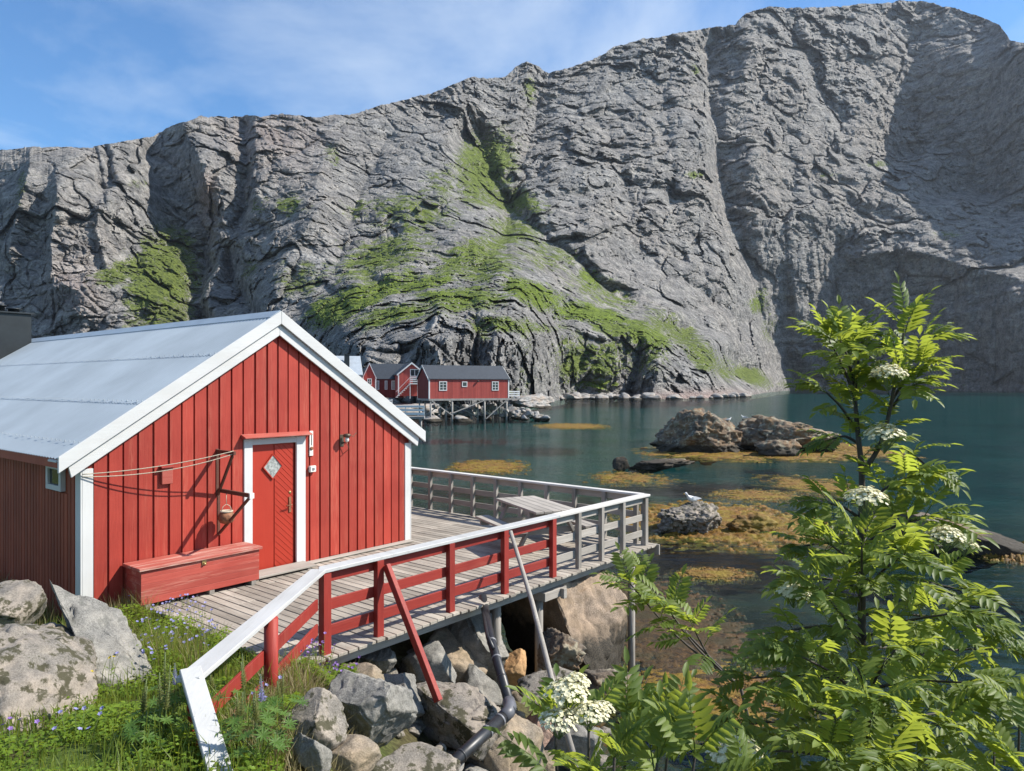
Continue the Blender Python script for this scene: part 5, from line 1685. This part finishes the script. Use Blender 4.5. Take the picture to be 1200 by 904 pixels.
# ================================================================== PLANTS
def leaf_mat(name, lo, hi, trans=(.16, .26, .02), tw=.38):
    m, t, bs = new_mat(name)
    rn = attr(t, 'rnd')
    n = noise(t, 9, 3, .6, coords(t, 'Object'))
    c = mixc(t, ramp(t, rn, [(0, lo), (1, hi)]).outputs[0], mixc(t, n.outputs['Fac'], lo, hi), lo, 'MIX')
    c = mixc(t, rn, lo, hi)
    c = mixc(t, mth(t, 'MULTIPLY', n.outputs['Fac'], .35), c, lo)
    ln(t, c, bs.inputs['Base Color']); bs.inputs['Roughness'].default_value = .5; bs.inputs['Specular IOR Level'].default_value = .35
    out = [q for q in t.nodes if q.type == 'OUTPUT_MATERIAL'][0]
    tl = nd(t, 'ShaderNodeBsdfTranslucent'); ln(t, mixc(t, rn, tuple(x * .7 for x in trans), trans), tl.inputs['Color'])
    mx = nd(t, 'ShaderNodeMixShader'); mx.inputs[0].default_value = tw
    ln(t, bs.outputs[0], mx.inputs[1]); ln(t, tl.outputs[0], mx.inputs[2]); ln(t, mx.outputs[0], out.inputs['Surface'])
    MATS[name] = m
    return m


leaf_mat('rowan_leaf', (.065, .115, .024), (.20, .255, .06), (.52, .60, .07), .46)
leaf_mat('lupin_leaf', (.06, .13, .022), (.14, .23, .05), (.30, .42, .06), .38)
leaf_mat('grass_blade', (.075, .125, .016), (.24, .28, .055), (.40, .46, .06), .42)
leaf_mat('dry_grass', (.22, .18, .08), (.36, .31, .16), (.35, .28, .12), .35)
leaf_mat('herb_leaf', (.08, .15, .014), (.20, .29, .03), (.42, .52, .04), .42)
leaf_mat('purple_petal', (.24, .13, .42), (.40, .26, .60), (.35, .22, .55), .35)
leaf_mat('blue_petal', (.27, .27, .55), (.42, .40, .68), (.4, .4, .65), .35)
leaf_mat('lupin_seed', (.20, .23, .07), (.32, .32, .12), (.3, .3, .08), .3)
leaf_mat('cream_flower', (.70, .66, .42), (.86, .83, .62), (.7, .66, .42), .3)
leaf_mat('yellow_petal', (.6, .45, .02), (.7, .55, .04), (.6, .5, .05), .3)
plain('rowan_bark', (.050, .040, .032), .75, 0, .4, 40, .3)
plain('green_stem', (.10, .14, .04), .6, 0, .3, 40, 0)
leaf_rng = random.Random(31)


def leaflet(mb, base, d, side_v, nrm, ln_, wd, rnd):
    """pointed oval blade with a slightly folded midrib"""
    tip = base + d * ln_ - nrm * ln_ * .10
    f = nrm * wd * .28
    m1 = base + d * ln_ * .35; m2 = base + d * ln_ * .72 - nrm * ln_ * .04
    l1, r1 = m1 + side_v * wd * .5 + f, m1 - side_v * wd * .5 + f
    l2, r2 = m2 + side_v * wd * .38 + f * .7, m2 - side_v * wd * .38 + f * .7
    mb.add([base, m1, m2, tip, l1, l2, r1, r2], [(0, 1, 4), (1, 2, 5, 4), (2, 3, 5), (0, 6, 1), (1, 6, 7, 2), (2, 7, 3)], rnd, True)


def rowan_leaf(mb, p, d, up, L_, pairs=6, droop=.35):
    """one feathered rowan leaf: a curving rachis with paired leaflets and one at the tip"""
    r = leaf_rng
    d = d.normalized(); side = d.cross(up).normalized(); nrm = side.cross(d).normalized()
    rv = min(1, max(0, r.gauss(.5, .28)))
    pos, dirs = [], []
    q = p.copy(); dd = d.copy(); st = L_ / 10
    for i in range(11):
        pos.append(q.copy()); dirs.append(dd.copy())
        q = q + dd * st
        dd = (dd - nrm * droop * .11 - Vector((0, 0, 1)) * droop * .05).normalized()
    mb.tube([pos[0], pos[5], pos[10]], [L_ * .011, L_ * .009, L_ * .005], 4, .2, False)
    for k in range(pairs):
        t = .26 + .70 * k / pairs
        i = t * 10; a = int(i); f = i - a
        b = pos[a].lerp(pos[min(a + 1, 10)], f); ax = dirs[a]
        n2 = side.cross(ax).normalized()
        ll = L_ * (.30 + .10 * math.sin(math.pi * (k + .8) / pairs)) * r.uniform(.9, 1.1)
        for sg in (-1, 1):
            dv = (side * sg * .86 + ax * .52 - n2 * r.uniform(-.05, .22)).normalized()
            sv = dv.cross(n2).normalized()
            leaflet(mb, b, dv, sv, n2, ll, ll * .35, min(1, max(0, rv + r.uniform(-.12, .12))))
    n2 = side.cross(dirs[10]).normalized()
    leaflet(mb, pos[10], dirs[10], side, n2, L_ * .34, L_ * .12, rv)


def spread_leaves(mb, pts, n, L_, t0=.15, up=Vector((0, 0, 1)), out=.8, droop=.35):
    """leaves set spirally along a branch, arching outwards"""
    r = leaf_rng
    ph = r.uniform(0, 6)
    m = len(pts) - 1
    n = int(n * 1.3 + .5); L_ = L_ * 1.12
    for i in range(n):
        t = t0 + (1 - t0) * (i + .5) / n
        x = t * m; a = min(int(x), m - 1); f = x - a
        p = pts[a].lerp(pts[a + 1], f); ax = (pts[a + 1] - pts[a]).normalized()
        ph += 2.4 + r.uniform(-.3, .3)
        u1 = ax.cross(Vector((.3, .5, .8))).normalized(); u2 = ax.cross(u1)
        rad = u1 * math.cos(ph) + u2 * math.sin(ph)
        d = (rad * out + ax * (.35 + .5 * t) + Vector((0, 0, .22))).normalized()
        upv = Vector((r.uniform(-.25, .25), r.uniform(-.35, .15), 1))
        rowan_leaf(mb, p, d, upv, L_ * r.uniform(.8, 1.15), r.choice((5, 6, 6, 7)), droop * r.uniform(.6, 1.5))
    # the tip
    ax = (pts[-1] - pts[-2]).normalized()
    for k in range(3):
        d = (ax + Vector((r.uniform(-.8, .8), r.uniform(-.8, .8), r.uniform(-.1, .5)))).normalized()
        rowan_leaf(mb, pts[-1], d, Vector((r.uniform(-.3, .3), -.3, 1)), L_ * r.uniform(.75, 1), 6, droop)


def flower_cluster(c, rad, parent, seed=0):
    r = random.Random(seed)
    mb = MB(); st = MB()
    n = int(260)
    for i in range(n):
        a = r.uniform(0, 6.283); rr = rad * math.sqrt(r.random())
        x, y = rr * math.cos(a), rr * math.sin(a)
        bump_ = .12 * rad * math.sin(9 * x / rad + seed) * math.cos(8 * y / rad)
        z = (1 - (rr / rad) ** 2) * rad * .55 + bump_ + r.uniform(-.1, .12) * rad
        s = rad * r.uniform(.055, .085)
        p = Vector((x, y, z)) + c
        nx = Vector((x * .8, y * .8, rad)).normalized()
        t1 = nx.cross(Vector((0, 1, .2))).normalized(); t2 = nx.cross(t1)
        v = []
        for k in range(5):
            an = 1.2566 * k + a
            v.append(p + (t1 * math.cos(an) + t2 * math.sin(an)) * s * 1.5 + nx * s * .35)
        v.append(p)
        mb.add(v, [(k, (k + 1) % 5, 5) for k in range(5)], r.random(), False)
        if i % 9 == 0: st.tube([c - Vector((0, 0, rad * .9)), p - nx * s * .2], rad * .012, 4, .3, False)
    o = mb.build('flower_cluster', M['cream_flower'], parent)
    st.build('flower_stalks', M['green_stem'], o)
    return o


def px_line(pix, Y, dy=None):
    out = []
    for i, (u, v) in enumerate(pix):
        out.append(pt(u, v, Y + (dy[i] if dy else 0)))
    return out


def smooth_line(P, n=6):
    out = []
    for i in range(len(P) - 1):
        p0, p1, p2, p3 = P[max(i - 1, 0)], P[i], P[i + 1], P[min(i + 2, len(P) - 1)]
        for k in range(n):
            t = k / n
            out.append(.5 * ((2 * p1) + (p2 - p0) * t + (2 * p0 - 5 * p1 + 4 * p2 - p3) * t * t + (3 * p1 - p0 - 3 * p2 + p3) * t ** 3))
    out.append(P[-1])
    return out


# ------------------------------------------------------------------ the young rowan on the right
TY = 2.85
gx, gy = 1.40, 2.95
rt = thing('rowan_tree', 'slender young rowan tree with feathered leaves and cream flowers at the right, over the water', 'tree', (0, 0, 0))
base = Vector((gx, gy, float(gz(gx, gy)) - .1))
stem1 = smooth_line([base, pt(1012, 1000, 2.95), pt(1009, 860, 2.9), pt(1010, 740, 2.88), pt(1009, 640, 2.86), pt(1010, 560, TY), pt(1005, 505, TY), pt(1001, 460, TY + .02), pt(996, 425, TY + .05), pt(992, 402, TY + .06)])
stem2 = smooth_line([pt(1010, 556, TY), pt(1032, 520, TY - .03), pt(1044, 475, TY - .05), pt(1050, 440, TY - .05), pt(1057, 405, TY - .02), pt(1060, 376, TY)])
t1 = MB(); n_ = len(stem1); t1.tube(stem1, [.022 - .019 * (i / n_) for i in range(n_)], 8); trunk = t1.build('trunk', M['rowan_bark'], rt)
t1 = MB(); n_ = len(stem2); t1.tube(stem2, [.011 - .008 * (i / n_) for i in range(n_)], 6); t1.build('limb', M['rowan_bark'], rt)
fol = MB()
LL = .155
# crown top, sunlit
spread_leaves(fol, stem1[42:], 13, LL * .80, .05, out=.62)
spread_leaves(fol, stem1[30:44], 9, LL * .75, .05, out=.7)
spread_leaves(fol, stem2[14:], 7, LL * .88, .1, out=.75, droop=.25)
spread_leaves(fol, stem2[4:16], 6, LL * .8, .1, out=.8)
branches = [  # photograph x,y of the start on the stem, of the tip, depth change at the tip, leaves, leaf length
    ((1003, 470), (972, 400), -.10, 5, .12), ((1002, 460), (1010, 400), .10, 5, .12), ((1001, 450), (985, 400), -.20, 5, .14), ((1045, 470), (1080, 430), -.08, 5, .12), ((1050, 440), (1084, 400), .05, 4, .13),
    ((1044, 480), (1075, 450), -.15, 4, .13), ((1006, 510), (968, 460), -.10, 4, .12), ((1006, 520), (975, 515), .05, 3, .10), ((1035, 520), (1085, 545), -.08, 4, .13),
    ((1010, 600), (1062, 560), -.15, 6, .15), ((1010, 610), (965, 590), -.12, 6, .13), ((1010, 640), (1090, 605), -.10, 7, .15), ((1010, 645), (942, 640), -.05, 6, .13),
    ((1010, 660), (1105, 640), .10, 7, .15), ((1010, 680), (1120, 690), -.10, 7, .16), ((1010, 690), (935, 680), .10, 6, .13), ((1010, 700), (1060, 650), -.35, 7, .15),
    ((1010, 720), (1150, 735), .05, 8, .15), ((1010, 740), (920, 740), -.20, 7, .14), ((1010, 750), (1110, 720), -.40, 8, .15), ((1010, 760), (960, 690), -.40, 7, .14),
    ((1010, 780), (1172, 760), .10, 7, .14), ((1010, 800), (880, 795), .00, 8, .14), ((1010, 810), (1130, 800), -.35, 8, .16), ((1010, 820), (940, 770), -.50, 7, .15),
    ((1010, 830), (1050, 760), -.55, 7, .15), ((1010, 850), (870, 850), -.15, 8, .15), ((1010, 860), (1110, 850), -.5, 8, .16), ((1010, 870), (950, 830), -.6, 8, .16),
    ((1010, 880), (1030, 820), -.75, 7, .16), ((1010, 900), (900, 880), -.4, 8, .16), ((1010, 910), (1090, 890), -.7, 8, .16), ((1010, 930), (970, 880), -.8, 8, .16),
    ((1010, 950), (860, 905), -.3, 8, .16), ((1010, 960), (1040, 890), -.9, 7, .16), ((1010, 860), (1150, 830), .25, 6, .15), ((1010, 700), (1000, 660), .4, 6, .14), ((1010, 800), (960, 800), .45, 6, .15),
    ((1010, 640), (1030, 600), .35, 5, .14), ((1010, 760), (1090, 770), .45, 6, .15), ((1010, 830), (905, 770), .3, 6, .14), ((1010, 680), (975, 640), -.25, 6, .14), ((1010, 720), (1010, 640), -.45, 6, .14)]
for (s0, s1, dd, n, l_) in branches:
    A0 = pt(*s0, TY + .03); B0 = pt(*s1, TY + dd)
    mid = A0.lerp(B0, .5) + Vector((0, 0, .02))
    bp = smooth_line([A0, mid, B0], 4)
    k_ = len(bp)
    a = MB(); a.tube(bp, [.0075 - .0050 * i / k_ for i in range(k_)], 5); a.build('branch', M['rowan_bark'], rt)
    spread_leaves(fol, bp, n, l_ * 1.02, .22, out=.75)
fol.build('foliage', M['rowan_leaf'], rt)
for i, (u, v, Y, r_) in enumerate([(1041, 440, 2.62, .062), (1036, 512, 2.60, .068), (1015, 586, 2.35, .066), (930, 696, 2.50, .056), (1108, 630, 2.55, .060), (862, 886, 2.25, .085), (1130, 640, 2.66, .045)]):
    flower_cluster(pt(u, v, Y), r_, rt, i + 3)

# ------------------------------------------------------------------ rowan shoots by the leaning pole
r2 = thing('rowan_shrub', 'low rowan shrub with large cream flower heads in front of the pole at the bottom', 'shrub', (0, 0, 0))
gx, gy = .25, 2.1
b0 = Vector((gx, gy, float(gz(gx, gy)) - .1))
fol = MB()
for tip_u, tip_v, Y, n, l_ in ((650, 848, 2.5, 5, .19), (690, 850, 2.45, 4, .16), (735, 850, 2.6, 4, .18), (785, 862, 2.55, 4, .18), (815, 885, 2.4, 4, .19), (720, 888, 2.3, 4, .16), (770, 895, 2.35, 4, .18), (690, 915, 2.25, 3, .15), (870, 912, 2.5, 4, .17)):
    Y *= .74; l_ *= .78
    tp = pt(tip_u, tip_v, Y)
    md = b0.lerp(tp, .6) + Vector((.0, .12, -.05))
    bp = smooth_line([b0, md, tp], 6)
    a = MB(); k_ = len(bp); a.tube(bp, [.010 - .007 * i / k_ for i in range(k_)], 5); a.build('branch', M['rowan_bark'], r2)
    spread_leaves(fol, bp[len(bp) // 2:], n, l_, .35, out=.95, droop=.25)
fol.build('foliage', M['rowan_leaf'], r2)
for i, (u, v, Y, r_) in enumerate([(664, 815, 2.35, .072), (690, 838, 2.33, .062), (655, 846, 2.3, .062), (706, 832, 2.4, .040), (676, 800, 2.38, .045)]):
    flower_cluster(pt(u, v, Y * .73), r_ * .74, r2, i + 20)

r3 = thing('rowan_shrub', 'dark leafy rowan shoot rising beside the outer deck post', 'shrub', (0, 0, 0))
gx, gy = 1.75, 3.8
b0 = Vector((gx, gy, float(gz(gx, gy)) - .1)); fol = MB()
hub = pt(868, 806, 3.7)
trk = smooth_line([b0, b0.lerp(hub, .6) + Vector((.1, 0, -.05)), hub], 5)
a = MB(); a.tube(trk, [.014 - .006 * i / len(trk) for i in range(len(trk))], 6); a.build('trunk', M['rowan_bark'], r3)
for tip_u, tip_v, Y, n, l_ in ((738, 684, 3.8, 5, .17), (778, 706, 3.75, 5, .17), (812, 735, 3.65, 4, .16), (750, 668, 4.0, 3, .13)):
    tp = pt(tip_u, tip_v, Y); md = hub.lerp(tp, .55) + Vector((0, .05, -.05)); bp = smooth_line([hub, md, tp], 6); k_ = len(bp)
    a = MB(); a.tube(bp, [.008 - .005 * i / k_ for i in range(k_)], 5); a.build('branch', M['rowan_bark'], r3)
    spread_leaves(fol, bp[int(len(bp) * .5):], n, l_, .1, out=.9, droop=.3)
fol.build('foliage', M['rowan_leaf'], r3)
r4 = thing('rowan_shrub', 'leafy rowan shoot at the lower right corner over the glinting water', 'shrub', (0, 0, 0))
gx, gy = 1.75, 2.6
b0 = Vector((gx, gy, float(gz(gx, gy)) - .1)); fol = MB()
for tip_u, tip_v, Y, n, l_ in ((1195, 838, 2.3, 6, .15), (1215, 880, 2.2, 6, .16), (1165, 880, 2.5, 6, .15), (1130, 905, 2.6, 5, .15), (1190, 905, 2.3, 6, .15)):
    tp = pt(tip_u, tip_v, Y); md = b0.lerp(tp, .6) + Vector((.05, .1, 0)); bp = smooth_line([b0, md, tp], 6); k_ = len(bp)
    a = MB(); a.tube(bp, [.009 - .006 * i / k_ for i in range(k_)], 5); a.build('branch', M['rowan_bark'], r4)
    spread_leaves(fol, bp[int(len(bp) * .6):], n, l_, .1, out=.9, droop=.3)
fol.build('foliage', M['rowan_leaf'], r4)

# ------------------------------------------------------------------ grass and low herbs of the bank
ROCKS = [o for o in bpy.data.objects if o.name.startswith('boulder') and o.location.y < 9 and o.location.x < -1.2]


def blades(name, label, n, area, hmin, hmax, mat, wid=.006, seed=1, lean=.5):
    r = random.Random(seed); mb_v, mb_f, rn = [], [], []
    k = 0; tries = 0
    while k < n and tries < n * 12:
        tries += 1
        X, Y = area(r)
        dens = .5 + .5 * math.sin(X * 3.1 + 1.7 * Y) * math.sin(Y * 2.3 - X)
        if r.random() > .35 + .65 * dens: continue
        lp_ = HMI @ Vector((X, Y, 0))
        if -.06 < lp_.x < 8 and lp_.y > -.06: continue
        if lp_.x > .60 and -3.7 < lp_.y <= 0: continue
        z = float(gz(X, Y))
        h = r.uniform(hmin, hmax) * (.6 + .6 * dens)
        a = r.uniform(0, 6.283); la = r.uniform(0, 6.283); ll = h * lean * r.random()
        w = wid * r.uniform(.7, 1.3)
        sx, sy = math.cos(a) * w, math.sin(a) * w
        lx, ly = math.cos(la) * ll, math.sin(la) * ll
        b = len(mb_v)
        mb_v += [(X - sx, Y - sy, z - .03), (X + sx, Y + sy, z - .03), (X + lx * .35 + sx * .8, Y + ly * .35 + sy * .8, z + h * .6), (X + lx * .35 - sx * .8, Y + ly * .35 - sy * .8, z + h * .6), (X + lx, Y + ly, z + h)]
        mb_f += [(b, b + 1, b + 2, b + 3), (b + 3, b + 2, b + 4)]
        v = min(1, max(0, .35 + .5 * (dens - .5) + r.uniform(-.35, .35))); rn += [v, v]
        k += 1
    m_ = MB(); m_.v = mb_v; m_.f = mb_f; m_.r = rn; m_.s = [False] * len(mb_f); m_.m = [0] * len(mb_f)
    return tag(m_.build(name, M[mat]), label, 'grass', kind='stuff')


def area_left(r):
    while True:
        Y = r.uniform(3.7, 9.8); X = r.uniform(-7.0, -1.4)
        xt = np.interp(Y, [0, 2, 4.5, 6, 8, 10, 12], [-.3, -1.0, -1.55, -1.75, -2.2, -2.6, -2.8])
        if X < xt + .12: return X, Y


def area_up(r):
    while True:
        X, Y = area_left(r)
        if Y > 6.3 or X > -2.4: return X, Y


def area_edge(r):
    while True:
        Y = r.uniform(4.6, 8.2); xt = np.interp(Y, [4.5, 6, 8, 10], [-1.55, -1.75, -2.2, -2.6])
        X = xt + r.uniform(-.35, .55)
        return X, Y


def area_hut(r):
    t = r.uniform(-.4, 5.5)
    if t < 1.2: p = L(r.uniform(-.3, .62), -r.uniform(.08, .6), 0)
    else: p = L(-r.uniform(.08, .6), t - 1.2, 0)
    return p.x, p.y


def area_mat(r):
    while True:
        X, Y = area_left(r)
        return X, Y


blades('grass', 'green meadow grass between the boulders, the chest and the path railing', 17000, area_left, .05, .17, 'grass_blade', .0045, 1)
blades('grass', 'taller meadow grass growing in tufts along the chest and the path', 3200, area_up, .16, .40, 'grass_blade', .0045, 11, .7)
blades('grass', 'tall dry grass and seed heads along the foot of the cabin walls', 1500, area_hut, .15, .50, 'dry_grass', .004, 2)
blades('grass', 'pale dry grass hanging over the top of the rubble bank', 5000, area_edge, .08, .26, 'dry_grass', .004, 3, 1.3)


def herbs(label, n, area, seed, mat, sz=(.018, .04), zmax=.16):
    r = random.Random(seed); mb = MB()
    k = 0
    while k < n:
        X, Y = area(r)
        lp_ = HMI @ Vector((X, Y, 0))
        if (-.06 < lp_.x < 8 and lp_.y > -.06) or (lp_.x > .60 and -3.7 < lp_.y <= 0): continue
        dens = math.sin(X * 4.3 + Y * 1.1 + seed) * math.sin(Y * 3.7 - X * 1.3)
        if r.random() > .5 + .7 * dens: continue
        z = float(gz(X, Y)) + r.uniform(.0, zmax) * (.6 + .5 * dens)
        s = r.uniform(*sz); a = r.uniform(0, 6.283)
        d = Vector((math.cos(a), math.sin(a), r.uniform(-.1, .5))).normalized(); up = Vector((r.uniform(-.4, .4), r.uniform(-.4, .4), 1))
        sd_ = d.cross(up).normalized(); nn = sd_.cross(d)
        leaflet(mb, Vector((X, Y, z)), d, sd_, nn, s * 1.5, s * 1.1, min(1, max(0, .5 + .4 * dens + r.uniform(-.3, .3))))
        k += 1
    return tag(mb.build('ground_cover', M[mat]), label, 'ground cover', kind='stuff')


herbs('low leafy herbs carpeting the bank left of the path railing', 40000, area_mat, 5, 'herb_leaf', (.012, .030), .15)
herbs('leafy herbs at the top of the rubble bank', 2500, area_edge, 6, 'herb_leaf', (.015, .03), .12)


def area_chest(r):
    while True:
        p = hit(r.uniform(108, 262), r.uniform(706, 800))
        X, Y = p.x + r.uniform(-.1, .1), p.y + r.uniform(-.1, .1)
        lp_ = HMI @ Vector((X, Y, 0))
        if not (lp_.x > .60 and -3.7 < lp_.y <= 0) and not (lp_.x > -.06 and lp_.y > -.06): return X, Y


herbs('tall leafy weeds in front of the chest beside the deck', 6500, area_chest, 12, 'herb_leaf', (.012, .030), .36)
blades('grass', 'feathery tall grass in front of the chest beside the deck', 1300, area_chest, .22, .50, 'grass_blade', .0035, 13, .6)
blades('grass', 'dry seed heads in front of the chest beside the deck', 450, area_chest, .25, .52, 'dry_grass', .0035, 14, .6)


# ------------------------------------------------------------------ lupins and bellflowers
def lupin(label, p, h, seed, seedhead=True, group=None):
    r = random.Random(seed)
    t = thing('lupin', label, 'plant', p, r.uniform(0, 6), group)
    lv = MB(); sm = MB()
    for i in range(15):
        a = r.uniform(0, 6.283); rr = r.uniform(.04, .20); z = h * r.uniform(.15, .62)
        c = Vector((math.cos(a) * rr, math.sin(a) * rr, z))
        sm.tube([Vector((0, 0, z * .35)), c * .6 + Vector((0, 0, z * .35)), c], .0022, 4, .4, False)
        nn = Vector((math.cos(a) * .4, math.sin(a) * .4, 1)).normalized()
        t1_ = nn.cross(Vector((0, 1, .1))).normalized(); t2_ = nn.cross(t1_)
        rv = r.random()
        for k_ in range(9):
            an = 6.283 * k_ / 9
            d = (t1_ * math.cos(an) + t2_ * math.sin(an) + nn * .25).normalized()
            leaflet(lv, c, d, d.cross(nn).normalized(), nn, r.uniform(.05, .075), .014, rv)
    lv.build('foliage', M['lupin_leaf'], t)
    for q in range(2 if seedhead else 1):
        ox, oy = r.uniform(-.06, .06), r.uniform(-.06, .06); hh = h * r.uniform(.9, 1.1)
        sm.tube([Vector((0, 0, 0)), Vector((ox * .6, oy * .6, hh * .6)), Vector((ox, oy, hh))], .0035, 5, .4)
        sp = MB()
        for i in range(70):
            f = i / 70; a = i * 2.4
            z = hh * (.62 + .38 * f); w_ = .024 * (1 - .85 * f) + .003
            bp = Vector((ox * (.6 + .4 * f), oy * (.6 + .4 * f), z))
            d = Vector((math.cos(a), math.sin(a), .8)).normalized()
            up = Vector((0, 0, 1)); sd_ = d.cross(up).normalized()
            leaflet(sp, bp, d, sd_, sd_.cross(d), w_ * 1.3, w_ * .6, r.random())
        sp.build('flower_spike', M['lupin_seed'] if seedhead else M['blue_petal'], t)
    sm.build('stem', M['green_stem'], t)
    return t


lup = [(192, 830, 4.9, .66, 'lupin with pale green seed spikes left of the white handrail', True), (160, 888, 4.7, .5, 'lupin clump at the bottom edge left of the white handrail', True),
       (188, 868, 4.7, .6, 'short lupin in the shade of the handrail', True), (282, 862, 4.7, .5, 'lupin right of the handrail at the bottom edge', True), (290, 842, 5.2, .6, 'lupin with seed spikes under the orange rail boards', True),
       (310, 876, 4.9, .55, 'bushy lupin at the bottom edge beside the rubble', False), (305, 892, 4.5, .5, 'lupin leaning over the bottom edge right of the handrail', True), (252, 800, 5.6, .5, 'lupin half hidden behind the bend of the handrail', True),
       (330, 850, 5.4, .45, 'small lupin in front of the mossy brown stone', True), (205, 790, 5.6, .5, 'blue tipped lupin at the bend of the handrail', False)]
for i, (u, v, Y, h, lb, sdh) in enumerate(lup):
    p = pt(u, v, Y); p.z = float(gz(p.x, p.y)) - .02
    lupin(lb, p, h * .9, 50 + i, sdh)


def flower_patch(name, label, p, rad, h, n, seed, petal, group=None, stems=True):
    r = random.Random(seed)
    t = thing(name, label, 'flower', p, 0, group)
    fl = MB(); sm = MB(); lf = MB()
    for i in range(n):
        a = r.uniform(0, 6.283); rr = rad * math.sqrt(r.random()); hh = h * r.uniform(.65, 1.1)
        x, y = rr * math.cos(a), rr * math.sin(a)
        tp = Vector((x * 1.25, y * 1.25, hh))
        sm.tube([Vector((x * .7, y * .7, -.03)), Vector((x, y, hh * .6)), tp], .0022, 4, .4, False)
        nx = Vector((r.uniform(-.6, .6), r.uniform(-.9, .2), 1)).normalized()
        t1_ = nx.cross(Vector((0, 1, .1))).normalized(); t2_ = nx.cross(t1_); rv = r.random()
        for k_ in range(5):
            an = 1.2566 * k_ + a
            d = (t1_ * math.cos(an) + t2_ * math.sin(an) + nx * .5).normalized()
            leaflet(fl, tp, d, d.cross(nx).normalized(), nx, .020, .015, rv)
        for q in range(4):
            a2 = r.uniform(0, 6.283); z = hh * r.uniform(.1, .75); d = Vector((math.cos(a2), math.sin(a2), .4)).normalized()
            leaflet(lf, Vector((x, y, z)), d, d.cross(Vector((0, 0, 1))).normalized(), Vector((0, 0, 1)), r.uniform(.03, .06), r.uniform(.008, .025), r.random())
    fl.build('blossoms', M[petal], t); sm.build('stems', M['green_stem'], t); lf.build('leaves', M['herb_leaf'], t)
    return t


G = 'blue flowers scattered in the grassy bank'
k = 0
rr = random.Random(77)
for (u, v) in [(205, 715), (222, 722), (240, 735), (230, 755), (212, 745), (190, 730), (247, 757), (195, 760), (178, 742), (165, 770), (150, 790), (178, 790), (205, 775), (232, 775), (170, 720), (150, 715)]:
    p = hit(u + rr.uniform(-4, 4), v + 12)
    flower_patch('wildflower', 'small clump of pale blue wildflowers in the grass by the chest and deck', p, .13, .38, 9, 300 + k, 'blue_petal', G); k += 1
for (u, v, lb, pt_, n, hh) in [(90, 858, 'lilac flowers at the lower right of the huge boulder', 'blue_petal', 8, .2), (8, 872, 'purple flowers at the bottom left corner', 'purple_petal', 7, .2), (34, 722, 'purple flowers growing between the left boulders', 'purple_petal', 16, .3),
                             (150, 692, 'lilac flowers at the foot of the white corner board', 'blue_petal', 9, .3), (120, 805, 'yellow hawkweed before the dark gap under the slab', 'yellow_petal', 4, .35), (372, 752, 'purple flowers leaning through the red railing onto the deck', 'purple_petal', 20, .42),
                             (398, 744, 'pink purple flowers at the edge of the deck', 'purple_petal', 14, .36), (355, 762, 'leafy herb clump at the foot of the red railing', 'blue_petal', 3, .34), (392, 768, 'leafy green clump hanging over the deck edge', 'purple_petal', 5, .26), (318, 820, 'lilac flowers below the round red post', 'blue_petal', 6, .22)]:
    if u > 340: p = pt(u, v + 18, 7.35); p.z = float(gz(p.x, p.y))
    else: p = hit(u, min(v + 14, 900))
    flower_patch('wildflower', lb, p, .16, hh, n, 340 + k, pt_); k += 1
# extra leaf mass where the bank meets the deck corner
def area_corner(r):
    p = pt(r.uniform(330, 415), 760, r.uniform(6.9, 7.6)); return p.x, p.y
herbs('thick leafy herbs at the corner of the deck below the first red posts', 1800, area_corner, 9, 'herb_leaf', (.02, .045), .38)
